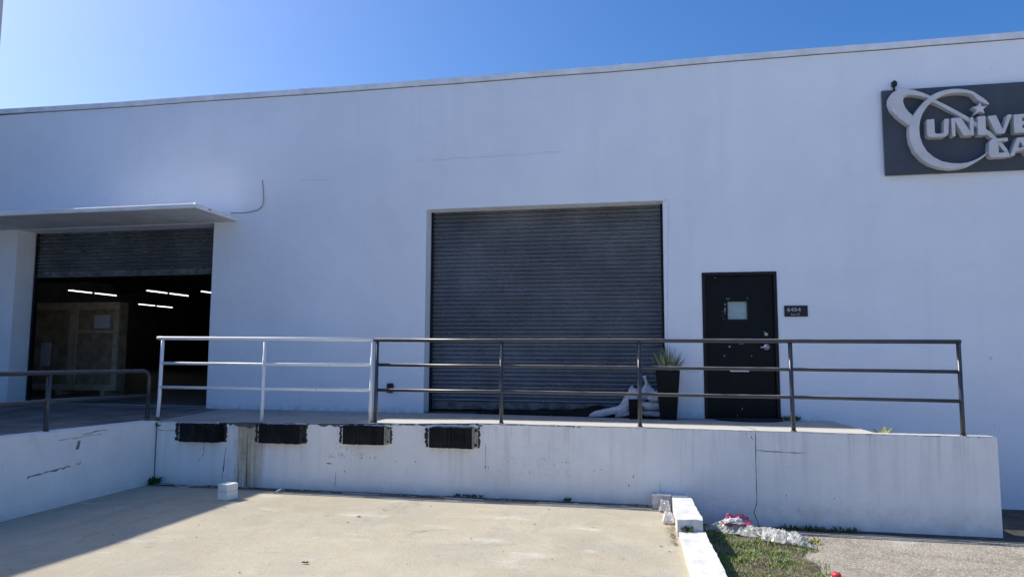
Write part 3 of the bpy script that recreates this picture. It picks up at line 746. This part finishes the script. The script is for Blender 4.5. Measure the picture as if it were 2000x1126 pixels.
# ------------------------------------------------------------------ sign
SY = -.18
def A_(x, y): return on_y(1730+x/5.924, 150+y/5.926, SY)
def B_(x, y): return on_y(1800+x/8.66, 190+y/8.66, SY)
sg = thing('wall_sign', (4.2,-.03,3.29), 'dark slate board sign with raised grey letters and orbit logo', 'sign')
mb = MB(); c0 = on_y(1721,176,-.06); c1 = on_y(1727,346,-.06)
mb.box(c0[0]+.01, 5.62, -.06, -.012, 3.305, 4.485); mb.build('board', M['board'], sg, bevel=.003)
def piece(name, poly, yf=SY, holes=(), yb=-.0605):
    m = MB(); m.prism_y(poly, yf, yb, holes); return m.build(name, M['letter'], sg, bevel=.006)
ring_o = [B_(1148,112),B_(1100,52),B_(1040,8),A_(1075,200),A_(1007,165),A_(930,147),A_(850,139),A_(760,141),A_(680,154),A_(600,180),A_(520,222),A_(430,300),A_(360,385),A_(318,450),A_(290,520),A_(275,575),A_(271,650),A_(288,750),A_(335,860),A_(420,955),A_(520,1015),A_(640,1052),A_(760,1063),A_(860,1057),A_(960,1033),B_(940,1085),B_(1040,1020),B_(1110,955),B_(1152,908)]
ring_i = [B_(1080,955),B_(980,1020),B_(880,1068),A_(950,990),A_(860,1001),A_(760,998),A_(650,975),A_(560,930),A_(480,862),A_(430,785),A_(397,690),A_(388,590),A_(400,500),A_(430,420),A_(480,345),A_(545,282),A_(610,240),A_(680,206),A_(760,188),A_(850,181),A_(930,184),A_(1007,205),B_(950,45),B_(1050,95),B_(1135,125)]
ring_o = [p for i, p in enumerate(ring_o) if i != 3]
piece('orbit_ring', ring_o + ring_i)
piece('orbit_loop', [A_(530,222),A_(420,178),A_(330,150),A_(230,139),A_(140,148),A_(80,183),A_(42,240),A_(38,300),A_(68,380),A_(130,450),A_(200,510),A_(275,560),A_(300,520),A_(318,450),A_(270,405),A_(230,355),A_(203,290),A_(208,240),A_(250,212),A_(310,206),A_(400,217),A_(500,248)], SY+.004)
piece('orbit_tail', [B_(230,15),B_(500,150),B_(700,258),B_(830,332),B_(960,415),B_(1095,508),B_(1200,578),B_(1300,675),B_(1400,775),B_(1475,870),B_(1495,930),B_(1440,935),B_(1330,800),B_(1210,690),B_(1100,600),B_(960,500),B_(860,435),B_(700,335),B_(540,245),B_(350,140),B_(170,55)], SY+.03)
LET = {'letter_u': [(88,378),(215,366),(226,588),(242,612),(348,610),(375,595),(385,368),(462,356),(458,600),(440,640),(400,668),(160,676),(112,658),(94,620)],
 'letter_n': [(502,352),(665,343),(822,570),(820,345),(878,334),(890,640),(710,648),(568,400),(580,652),(522,658)],
 'letter_i': [(950,322),(1080,312),(1098,636),(955,642)],
 'letter_v': [(1115,318),(1260,300),(1375,540),(1455,293),(1530,289),(1408,606),(1268,614)],
 'letter_e': [(1558,292),(1790,272),(1792,330),(1700,337),(1702,400),(1780,394),(1781,452),(1705,459),(1708,520),(1795,512),(1797,590),(1575,602)],
 'letter_c': [(1215,704),(1455,680),(1468,735),(1300,748),(1312,936),(1480,928),(1496,992),(1480,1002),(1195,1020),(1155,990),(1138,950),(1146,765),(1170,722)]}
for k_, pl in LET.items(): piece(k_, [B_(*p) for p in pl], SY-.002)
piece('letter_a', [B_(*p) for p in [(1612,682),(1765,668),(1868,945),(1775,952),(1752,900),(1600,908),(1575,985),(1500,988)]], SY-.002, holes=[[B_(*p) for p in [(1668,735),(1638,850),(1728,842)]]])
piece('star', [B_(*p) for p in [(990,82),(1015,150),(1105,150),(1045,200),(1070,272),(985,236),(892,297),(937,206),(855,165),(955,150)]], SY-.002)
ls = thing('spotlight_bracket', (3.29,-.01,4.52), 'small dark knob on a stem above the left end of the dark wall sign', 'bracket')
mb = MB(); mb.tube([(3.262,-.03,4.47),(3.262,-.03,4.57)], .015, 10); mb.build('stem', M['box'], ls)
mb = MB(); mb.box(3.235,3.298,-.06,-.002,4.545,4.605); mb.tube([(3.27,-.03,4.60),(3.272,-.03,4.625)], .02, 8); mb.build('head', M['box'], ls, bevel=.01)
# number plaque
np_ = thing('number_plaque', (1.9,0,1.405), 'small black plaque with the number beside the black door', 'plaque')
mb = MB(); mb.box(1.750,2.053,-.016,-.001,1.405,1.556); mb.build('plate', M['plate'], np_, bevel=.002)
def text(name, s_, x, z, size, y, mat, parent, sx=1., off=0., ext=.003, spacing=1.):
    cu = bpy.data.curves.new(name, 'FONT'); cu.body = s_; cu.size = size; cu.offset = off; cu.extrude = ext; cu.space_character = spacing
    tmp = bpy.data.objects.new(name, cu); COL.objects.link(tmp)
    dg = bpy.context.evaluated_depsgraph_get(); dg.update()
    me = bpy.data.meshes.new_from_object(tmp.evaluated_get(dg)); bpy.data.objects.remove(tmp)
    Mx = Matrix.Translation(Vector((x,y,z)) - parent.location) @ Matrix.Rotation(math.pi/2, 4, 'X') @ Matrix.Scale(sx, 4, (1,0,0))
    me.transform(Mx); me.materials.clear(); me.materials.append(mat)
    o = bpy.data.objects.new(name, me); COL.objects.link(o); o.parent = parent; return o
text('digits', '6454', 1.784, 1.477, .070, -.0185, M['numeral'], np_, 1.22, .0022, .002, 1.06)
text('bay_lettering', 'Bay #7', 1.832, 1.424, .036, -.0185, M['numeral'], np_, 1.15, .0004, .0015, 1.05)

jb = thing('outlet_box', (-3.94,0,.29), 'small black outlet box low on the white wall behind the railing', 'outlet box')
mb = MB(); mb.prism_y([(-3.975,.292),(-3.905,.292),(-3.893,.31),(-3.893,.42),(-3.905,.436),(-3.975,.436),(-3.988,.42),(-3.988,.31)], -.05, -.001); mb.build('cover', M['box'], jb, bevel=.004)
mb = MB(); mb.box(-3.97,-3.91,-.058,-.0505,.345,.385); mb.build('latch', M['box'], jb, bevel=.002)
mb = MB(); P_ = [on_y(*q, 0) for q in ((513,352),(514,362),(515,378),(515.5,392),(513,403),(505,410),(490,414),(472,416),(452,416))]
mb.tube([(p[0],-.010,p[1]) for p in P_], .0075, 8)
cb = mb.build('wall_cable', M['cable'], loc=(P_[0][0],0,P_[-1][1])); tag(cb, 'thin grey cable bending down the wall onto the canopy', 'cable')

# ------------------------------------------------------------------ things on the dock
def pot():
    t = thing('potted_plant', (.16,-.24,0), 'tall black square planter with spiky grey green leaves by the shutter', 'potted plant')
    cx_, cy_ = .165, -.26; m = MB()
    def ring(h, z): return [(cx_-h,cy_-h,z),(cx_+h,cy_-h,z),(cx_+h,cy_+h,z),(cx_-h,cy_+h,z)]
    a, b = ring(.108,.0), ring(.160,.645); b2 = ring(.160,.665); c = ring(.142,.665); d = ring(.135,.60)
    vs = a+b+b2+c+d; fs = [(3,2,1,0)]
    for k in range(4):
        for i in range(4): fs.append((k*4+i, k*4+(i+1)%4, (k+1)*4+(i+1)%4, (k+1)*4+i))
    m.add(vs, fs); m.build('pot', M['pot'], t, bevel=.006)
    m = MB(); m.quad((cx_-.134,cy_-.134,.61),(cx_+.134,cy_-.134,.61),(cx_+.134,cy_+.134,.61),(cx_-.134,cy_+.134,.61)); m.build('soil', M['soil'], t)
    m = MB(); r2 = random.Random(12)
    for i in range(200):
        a_ = r2.uniform(0, 6.283); q = r2.uniform(0, 1)**.6*.118; bx, by = cx_+math.cos(a_)*q, cy_+math.sin(a_)*q
        ln = r2.uniform(.16,.44)*(1.1 - q*2.0); lean = q*1.1 + r2.uniform(-.02,.10)
        tx, ty = bx+math.cos(a_)*lean, by+math.sin(a_)*lean; w_ = r2.uniform(.010,.018)
        sx_, sy_ = math.cos(a_+1.57+r2.uniform(-.6,.6))*w_, math.sin(a_+1.57+r2.uniform(-.6,.6))*w_
        vs = []; K = 6
        for k in range(K+1):
            u = k/K; x = bx+(tx-bx)*u**1.5; y = by+(ty-by)*u**1.5; z = .60+ln*(u - .12*u*u*q*8)
            ww = (1-u**1.7)*(1-.3*(1-u)) + .02; fx, fy = -math.cos(a_)*.35*w_*ww, -math.sin(a_)*.35*w_*ww
            vs += [(x-sx_*ww,y-sy_*ww,z),(x+fx,y+fy,z),(x+sx_*ww,y+sy_*ww,z)]
        fs = []
        for k in range(K): fs += [(k*3,k*3+1,k*3+4,k*3+3),(k*3+1,k*3+2,k*3+5,k*3+4)]
        m.add(vs, fs, 0, True)
    m.build('leaves', M['agave'], t)
pot()
def sandbag(c, dims, label, neck=None, seed=0, rot=0, sag=.25, tilt=0):
    x, y, z = c; a, b, h = dims; m = MB(); NU, NV = 64, 40
    ca, sa = math.cos(rot), math.sin(rot)
    def fn(u, v):
        th = u*2*math.pi; ph = (v-.5)*math.pi
        cx_, sx_, cz_, sz_ = math.cos(th), math.sin(th), math.cos(ph), math.sin(ph)
        e = .75
        sg_ = lambda t, p: math.copysign(abs(t)**p, t)
        px = a*sg_(cx_, e)*sg_(cz_, .6); py = b*sg_(sx_, e)*sg_(cz_, .6); pz = h*.5*sg_(sz_, .8)
        k = 1 + .16*nz(px/a*1.2, py/b*1.2, pz/h*2+seed*5.3) + .10*nz(px*16, py*16, pz*16+seed*3) - .07*abs(nz(px*9+pz*14, py*9, pz*26+seed))
        if neck: k *= 1 - .55*max(0, sz_)**2 if False else 1
        px *= k; py *= k; pz *= k
        if pz < 0: pz *= (1-sag)
        if neck: # gather towards the tie
            t = max(0, sz_); px = px*(1-.55*t) + neck[0]*t*t*.6; py = py*(1-.55*t) + neck[1]*t*t*.6; pz += t**3*h*.22
            px += .03*a*math.sin(th*9+seed)*t
        px, py = px*ca-py*sa, px*sa+py*ca
        pz += px*tilt
        return (x+px, y+py, max(z+h*.5*(1-sag)+pz, .012))
    m.grid(fn, NU, NV)
    t = thing('sandbag', (x, y, max(0,z)), label, 'sandbag', 'white sandbags piled beside the planter')
    m.build('sack', M['bag'], t)
    if neck:
        n_ = MB(); top = fn(.25, .97); L_ = neck[2]
        pts = [(top[0],top[1],top[2]-.03),(top[0]+neck[0]*.2,top[1],top[2]+L_*.3),(top[0]+neck[0]*.6,top[1],top[2]+L_*.62),(top[0]+neck[0]*1.0,top[1]+neck[1],top[2]+L_)]
        n_.tube(pts, .02, 10, radii=[.05,.02,.017,.030]); n_.build('tied_neck', M['bag'], t)
    return t
sandbag((-.02,-.02,.0),(.20,.15,.125),'flattened white sandbag at the bottom of the stack against the planter',seed=1)
sandbag((-.01,-.03,.11),(.19,.14,.125),'flattened white sandbag second from the floor against the planter',seed=2,rot=.1)
sandbag((.02,-.05,.21),(.13,.13,.19),'round white sandbag resting on the two flattened ones by the planter',seed=3)
sandbag((-.30,.08,.03),(.22,.14,.34),'plump white sandbag with a small twisted ear behind the black bin',neck=(-.02,0,.045),seed=4)
sandbag((-.10,.03,.25),(.14,.11,.19),'upright white sandbag with a long tied neck, top of the pile',neck=(-.035,0,.13),seed=5)
sandbag((-.43,-.12,.02),(.14,.12,.21),'leaning white sandbag close left of the black bin',seed=6,tilt=.25)
sandbag((-.66,-.12,.03),(.26,.11,.115),'long flat white sandbag lying lowest and farthest from the planter',seed=7,tilt=.22)
bn = thing('bin', (-.27,-.30,0), 'small square black bin in front of the white sandbags', 'bin')
mb = MB(); cx_, cy_ = -.275, -.30
vs = []
for h, z in ((.078,.0),(.090,.255),(.094,.255),(.094,.268),(.080,.268),(.072,.02)): vs += [(cx_-h,cy_-h,z),(cx_+h,cy_-h,z),(cx_+h,cy_+h,z),(cx_-h,cy_+h,z)]
fs = [(3,2,1,0),(20,21,22,23)]
for k in range(5):
    for i in range(4): fs.append((k*4+i, k*4+(i+1)%4, (k+1)*4+(i+1)%4, (k+1)*4+i))
mb.add(vs, fs); mb.build('body', M['bin'], bn, bevel=.003)
# black sheet along the shutter foot
mb = MB()
def tarp(u, v):
    x = -2.62 + u*2.66; ridge = math.exp(-((v-.45)/.28)**2)
    hh = (.05 + .045*u + .05*math.exp(-((u-.72)/.10)**2))*(1 if u > .02 else .1)
    y = .24 - v*(.22+.26*u) + .02*nz(x, v*2, 0, 3)
    return (x, y, .008 + hh*ridge*(.85+.5*nz(x, v*3, 2, 4)) + .006*nz(x, v, 4, 18) + .004)
mb.grid(tarp, 110, 16)
tp = mb.build('rubber_sheet', M['tarp'], loc=(-1.3,.1,0), solid=.004); tag(tp, 'crumpled black rubber sheet along the foot of the closed shutter', 'tarp')
# door mat, a half round
mb = MB(); outl = [(.79,-.015),(1.67,-.015)] + [(1.23+.44*math.cos(a), -.10-.33*math.sin(a)) for a in [R(k) for k in range(0,181,12)]]
mb2 = MB(); n = len(outl)
mb2.add([(p[0],p[1],.003) for p in outl]+[(p[0],p[1],.024) for p in outl], [tuple(range(n))[::-1], tuple(range(n,2*n))]+[(i,(i+1)%n,(i+1)%n+n,i+n) for i in range(n)])
mt = mb2.build('door_mat', M['mat'], loc=(1.23,-.2,0), bevel=.005); tag(mt, 'half-round black mat in front of the black door', 'door mat')
def weed(name, loc, label, mat, n, h, spread, seed, wid=.012, cat='weed', group=None):
    r2 = random.Random(seed); m = MB(); x, y, z = loc
    for i in range(n):
        a_ = r2.uniform(0,6.28); q = r2.uniform(0,1)**.6; bx, by = x+r2.uniform(-1,1)*spread[0], y+r2.uniform(-1,1)*spread[1]
        hh = h*r2.uniform(.4,1); L_ = hh*r2.uniform(.3,.9); w_ = wid*r2.uniform(.6,1.3)
        ex, ey = bx+math.cos(a_)*L_, by+math.sin(a_)*L_; sx_, sy_ = math.cos(a_+1.57)*w_, math.sin(a_+1.57)*w_
        mx, my = (bx*.45+ex*.55), (by*.45+ey*.55)
        m.add([(bx,by,z),(mx-sx_,my-sy_,z+hh*.7),(mx,my,z+hh*.64),(mx+sx_,my+sy_,z+hh*.7),(ex,ey,z+hh)], [(0,2,1),(0,3,2),(1,2,4),(2,3,4)], 0, True)
    o = m.build(name, mat, loc=loc); tag(o, label, cat, group); return o
weed('weed',(1.78,-.05,0),'low dark weeds at the wall foot right of the black door',M['weed'],90,.075,(.11,.035),1,.008)
weed('weed',(2.55,-1.30,-.16),'yellow green leafy sprout behind the dock parapet near its right end',M['weed_y'],16,.235,(.02,.02),2,.028)
weed('weed',(-6.62,-1.70,RAMPZ),'dark weed in the ramp corner where the two white walls meet',M['weed'],70,.11,(.06,.04),3,.016)
weed('weed',(-6.80+.14,PY-.012,-.12),'tiny weed growing from the wall joint below the first white post',M['weed'],16,.05,(.03,.006),4,.012)
weed('weed',(-2.3,-1.66,RAMPZ+.01),'dark weeds in the gutter below the bumper nearest the shutter',M['weed'],60,.045,(.20,.02),5,.012)
weed('weed',(-1.05,-1.66,RAMPZ+.01),'small dark weed in the gutter midway to the kerb',M['weed'],24,.05,(.04,.015),6,.012)
weed('weed',(1.55,-2.28,GZ),'bright yellow green weed beyond the far end of the bubble wrap',M['weed_y'],80,.05,(.10,.10),7,.010)
weed('weed',(1.75,-1.72,GZ),'dark weeds growing at the foot of the wall past the bubble wrap',M['weed'],160,.07,(.40,.04),8,.010)
weed('weed',(.28,-3.03,-.83),'dark sprig growing in the joint between the two kerb pieces',M['weed'],30,.06,(.05,.008),9,.012)

# ------------------------------------------------------------------ kerb and litter
def rough_block(name, pts, label, cat, mat, bev=.012, seed=0):
    m = MB(); b, t_ = pts[:4], pts[4:]
    # subdivided hexahedron with slightly uneven faces
    def face(p00, p10, p11, p01, nu, nv):
        P4 = [Vector(p) for p in (p00,p10,p11,p01)]; nrm = (P4[1]-P4[0]).cross(P4[3]-P4[0]).normalized()
        def fn(u, v):
            p = P4[0]*(1-u)*(1-v)+P4[1]*u*(1-v)+P4[2]*u*v+P4[3]*(1-u)*v
            k = .007*noise.noise(p*9+Vector((seed,0,0))) + .003*noise.noise(p*40)
            return tuple(p + Vector((k,k,k*.8)))
        m.grid(fn, nu, nv)
    ly = max(2, int((Vector(b[0])-Vector(b[3])).length/.03)); lx = max(2, int((Vector(b[0])-Vector(b[1])).length/.03)); lz = 5
    ly = min(ly, 160)
    face(t_[0],t_[1],t_[2],t_[3],lx,ly); face(b[0],b[1],t_[1],t_[0],lx,lz); face(b[1],b[2],t_[2],t_[1],ly,lz); face(b[2],b[3],t_[3],t_[2],lx,lz); face(b[3],b[0],t_[0],t_[3],ly,lz)
    me = m.build(name, mat, loc=tuple((Vector(b[0])+Vector(b[2]))/2)); 
    return tag(me, label, cat)
rough_block('kerb',[(.188,-3.02,-1.1),(.436,-2.98,-1.1),(.375,-1.86,-1.1),(.166,-1.86,-1.1),(.188,-3.02,-.722),(.436,-2.98,-.722),(.375,-1.86,-.722),(.166,-1.86,-.722)],
    'short raised white kerb block nearest the dock wall','kerb',M['kerb'],seed=1)
rough_block('kerb',[(.46,-10.5,-1.1),(.78,-10.5,-1.1),(.452,-2.99,-1.1),(.205,-3.03,-1.1),(.46,-10.5,-.72),(.78,-10.5,-.72),(.452,-2.99,-.832),(.205,-3.03,-.832)],
    'long low white kerb running along the ramp towards the viewer','kerb',M['kerb'],seed=2)
rough_block('kerb',[(-.055,-1.835,-1.0),(.162,-1.835,-1.0),(.162,-1.62,-1.0),(-.055,-1.62,-1.0),(-.055,-1.835,-.722),(.162,-1.835,-.722),(.162,-1.62,-.722),(-.055,-1.62,-.722)],
    'small grey white return block between kerb and dock wall','kerb',M['block'],seed=3)
rough_block('kerb_slab',[(.165,-1.845,-1.0),(.34,-1.845,-1.0),(.33,-1.62,-1.0),(.165,-1.62,-1.0),(.165,-1.845,-.728),(.34,-1.845,-.728),(.33,-1.62,-.735),(.165,-1.62,-.735)],
    'worn flat slab behind the raised kerb block against the wall','kerb',M['block'],seed=4)
# foam box: an open white block with a lid line
fb = thing('foam_box', (-5.09,-2.36,RAMPZ), 'small white styrofoam box with a lid line alone on the shaded ramp', 'foam box')
ang = R(-13); c_, s_ = math.cos(ang), math.sin(ang)
def fbx(x0,x1,y0,y1,z0,z1,tz=0):
    P8 = []
    for z in (z0, z1):
        for (x,y) in ((x0,y0),(x1,y0),(x1,y1),(x0,y1)): P8.append((-5.09+x*c_-y*s_, -2.36+x*s_+y*c_, RAMPZ+.004+z))
    return P8
mb = MB(); mb.hexa(fbx(-.075,.075,-.085,.085,0,.098)); mb.build('box_base', M['foam'], fb, bevel=.003)
mb = MB(); mb.hexa(fbx(-.075,.075,-.085,.085,.101,.185)); mb.build('box_lid', M['foam'], fb, bevel=.003)
mb = MB(); mb.hexa(fbx(-.070,.070,-.080,.080,.096,.106)); mb.build('box_rim', simple('foam_seam', (.35,.33,.25), .9), fb)
def crumple(name, label, cat, mat, region, h, nu, nv, seed, zbase, freq=9, solid=0, edge_rag=.05, group=None):
    (x0,y0),(x1,y1),(x2,y2),(x3,y3) = region; m = MB()
    def fn(u, v):
        a = edge_rag*nz(u*6, v*6, seed); b_ = edge_rag*nz(u*6, v*6, seed+7)
        x = (x0*(1-u)+x1*u)*(1-v)+(x3*(1-u)+x2*u)*v + a; y = (y0*(1-u)+y1*u)*(1-v)+(y3*(1-u)+y2*u)*v + b_
        e = min(1, 5*min(u,1-u,v,1-v)+.1)
        r1 = abs(noise.noise(Vector((x*freq, y*freq, seed)))); r2_ = abs(noise.noise(Vector((x*freq*2.3, y*freq*2.3, seed+3)))); r3 = noise.noise(Vector((x*freq*5, y*freq*5, seed+3)))
        return (x + .012*r3, y, zbase + h*e*(.45+ .9*(.5-r1) + .5*(.4-r2_)) + h*.12*r3)
    m.grid(fn, nu, nv, smooth=False)
    o = m.build(name, mat, loc=((x0+x2)/2,(y0+y2)/2,zbase), solid=solid); return tag(o, label, cat, group)
crumple('bubble_wrap','crumpled heap of clear bubble wrap stretched over the grass','plastic wrap',M['wrap'],((.50,-2.00),(1.42,-2.42),(1.46,-2.10),(.56,-1.72)),.075,120,44,3,GZ+.02,7,.001)
crumple('bubble_wrap','far crinkled end of the clear wrap nearest the gravel','plastic wrap',M['wrap'],((1.05,-2.38),(1.50,-2.58),(1.50,-2.18),(1.1,-2.05)),.08,60,40,8,GZ+.03,10,.001)
crumple('plastic_bag','crumpled pink and red plastic bag on top of the clear wrap','plastic bag',M['pinkbag'],((.68,-2.02),(1.00,-1.98),(1.02,-1.74),(.72,-1.80)),.10,50,30,5,GZ+.075,9,.001)
crumple('plastic_film','milky film scrap in front of the pink bag','plastic film',M['filmw'],((.68,-2.08),(.90,-2.10),(.92,-2.00),(.70,-1.98)),.05,30,16,6,GZ+.12,12,.001)
crumple('plastic_film','crumpled clear film caught in the inner kerb corner','plastic film',M['filmw'],((.02,-1.98),(.145,-1.98),(.145,-1.86),(.02,-1.86)),.13,26,22,9,RAMPZ+.005,14,.001,.02)
crumple('plastic_film','dirty film scrap on the ramp against the raised kerb','plastic film',M['filmw'],((.05,-2.56),(.165,-2.54),(.165,-2.36),(.06,-2.36)),.10,26,22,11,RAMPZ+.005,13,.001,.02)
# dry debris along the kerb
mb = MB(); r2 = random.Random(5)
for i in range(420):
    y = -1.9 - r2.random()**1.3*1.5; x = .16 - abs(r2.gauss(0,.035)) + max(0,(-y-2.9))*.03; L_ = r2.uniform(.008,.04); a_ = r2.uniform(0,3.14); w_ = r2.uniform(.0015,.007)
    dx_, dy_ = math.cos(a_)*L_, math.sin(a_)*L_; z = RAMPZ+.004+r2.random()**2*.03
    mb.add([(x-dy_*w_*20,y+dx_*w_*20,z),(x+dx_,y+dy_,z+.006),(x+dy_*w_*20,y-dx_*w_*20,z+.002),(x-dx_,y-dy_,z)], [(0,1,2,3)], r2.randint(0,1))
tag(mb.build('dry_debris', [M['grass_dry'], M['deadleaf']]), 'dry twigs and leaf crumbs gathered along the kerb', 'debris', kind='stuff')
# bent white strips in the corner
def strip(label, pts, w_, mat=M['litter']):
    m = MB(); m.tube([(p[0],p[1],RAMPZ+.008+p[2]) for p in pts], w_, 6); o = m.build('litter_strip', mat, loc=(pts[0][0],pts[0][1],RAMPZ)); tag(o, label, 'litter')
strip('bent pale plastic strip under the first bumper',[(-6.35,-1.70,.02),(-6.18,-1.78,.0),(-6.05,-1.86,.01),(-5.95,-1.74,.03),(-5.85,-1.69,.01)],.006)
strip('straight thin white strip lying by the left corner of the ramp',[(-6.72+.1,-1.72,.0),(-6.3,-1.70,.01),(-5.9,-1.68,0)],.006)
strip('short white stick lying at the edge of the shadow by the wall',[(-4.74,-1.90,.0),(-4.70,-1.87,.02),(-4.67,-1.84,.04)],.011)
strip('long white sliver in the gutter right of the shadow edge',[(-3.9,-1.72,.0),(-3.4,-1.725,.0)],.006)
strip('thin white sliver in the gutter under the last bumper',[(-2.55,-1.75,.0),(-2.05,-1.765,.0)],.006)
strip('thin pale strip in the gutter just left of the kerb corner',[(-1.4,-1.76,.0),(-.9,-1.77,.0),(-.25,-1.775,0)],.004)
# dead leaves
lf = None
def deadleaf(x, y, s_, label, rot):
    m = MB(); pts = []
    for k in range(8):
        a_ = k*math.pi/4; r_ = s_*(1 if k % 4 == 0 else .5+.1*math.sin(k*3)); pts.append((x+math.cos(a_+rot)*r_, y+math.sin(a_+rot)*r_, RAMPZ+max(0,(-y-4.5))*.018+.008+s_*(.35 if k % 2 else .05)))
    pts.append((x,y,RAMPZ+max(0,(-y-4.5))*.018+.006)); m.add(pts, [(k,(k+1)%8,8) for k in range(8)])
    o = m.build('dead_leaf', M['deadleaf'], loc=(x,y,RAMPZ)); tag(o, label, 'leaf', 'dead leaves scattered on the ramp')
deadleaf(-2.893,-4.62,.035,'largest dark dead leaf near the bottom centre of the ramp',.3)
deadleaf(-3.15,-2.93,.028,'curled dead leaf on the sunlit ramp left of centre',1.)
deadleaf(.03,-3.45,.016,'dead leaf left of the kerb, the farther of the close pair',.2); deadleaf(.10,-3.62,.014,'dead leaf left of the kerb, the nearer of the close pair',.8)
r2 = random.Random(21)
for i in range(34):
    x, y = r2.uniform(-5.5,.0), -1.85 - r2.random()**1.6*3.2
    deadleaf(x, y, r2.uniform(.006,.014), 'tiny dead leaf scrap on the ramp concrete', r2.uniform(0,3))
rc = thing('red_cup', (1.52,-3.42,GZ), 'red plastic cup lid lying on the gravel at the lower frame edge', 'cup')
mb = MB(); mb.tube([(1.52,-3.46,GZ+.002),(1.52,-3.46,GZ+.035),(1.52,-3.46,GZ+.05)], .06, 20, radii=[.042,.040,.034]); mb.build('cup', M['red'], rc)
mb = MB(); mb.tube([(1.52,-3.46,GZ+.002),(1.52,-3.46,GZ+.007)], .052, 20); mb.build('rim', M['foam'], rc)

# ------------------------------------------------------------------ inside the warehouse
cr_ = thing('crate', (-12,3.0,0), 'large wooden crate with paper labels just inside the left opening', 'crate')
mb = MB(); mb.box(-13.9,-11.04,2.72,2.95,.10,1.95); mb.build('panel', M['plywood'], cr_)
for (a,b,c,d) in ((-13.9,-11.04,1.80,1.95),(-12.04,-11.17,1.30,1.36),(-13.9,-11.04,.10,.22),(-12.25,-12.05,.22,1.80),(-11.16,-11.04,.22,1.80),(-13.9,-13.75,.22,1.80)):
    mb = MB(); mb.box(a,b,2.69,2.7195,c,d); mb.build('batten', M['batten'], cr_)
mb = MB(); mb.box(-11.65,-11.28,2.70,2.7185,1.40,1.68); mb.build('label_sheet', M['paper'], cr_)
mb = MB(); mb.box(-12.93,-12.70,2.70,2.7185,.60,1.10); mb.build('label_sheet', M['paper'], cr_)
for xr in (-13.6,-12.5,-11.4): mb = MB(); mb.box(xr,xr+.1,2.70,3.3,0,.099); mb.build('runner', M['batten'], cr_)
def fixture(px0, px1, py, z, label):
    # a pair of tubes hung along the depth of the hall
    def onz(px, py):
        a, b = px-1000, py-563; r, u = a/FPX, -b/FPX
        fw = math.cos(PIT)-u*math.sin(PIT); dz = math.sin(PIT)+u*math.cos(PIT); dx = r*math.cos(YAW)-fw*math.sin(YAW); dy = r*math.sin(YAW)+fw*math.cos(YAW)
        t_ = (z-CAMH)/dz; return dx*t_, -CAMD+dy*t_
    x, y = onz(px0, py)
    t = thing('ceiling_light', (x, y, z), label, 'ceiling light', 'fluorescent lights under the dark warehouse ceiling')
    m = MB(); m.box(x-.06,x+.06,y-.02,y+2.55,z+.03,z+.09); m.tube([(x,y+.4,z+.09),(x,y+.4,4.69)],.006,6); m.tube([(x,y+2.1,z+.09),(x,y+2.1,4.69)],.006,6); m.build('housing', M['lampbody'], t)
    for k in (0, 1):
        m = MB(); m.tube([(x,y+k*1.38,z),(x,y+k*1.38+1.20,z)], .017, 10); m.build('tube', M['tube'], t)
fixture(134,0,570,3.4,'lit tube pair at the far left above the wooden crate')
fixture(287,0,570,3.4,'lit tube pair highest in the middle of the dark doorway')
fixture(271,0,596.5,3.4,'lit tube pair hanging lowest in the dark doorway')
fixture(393,0,571,3.4,'lit tube at the right edge of the dark doorway')
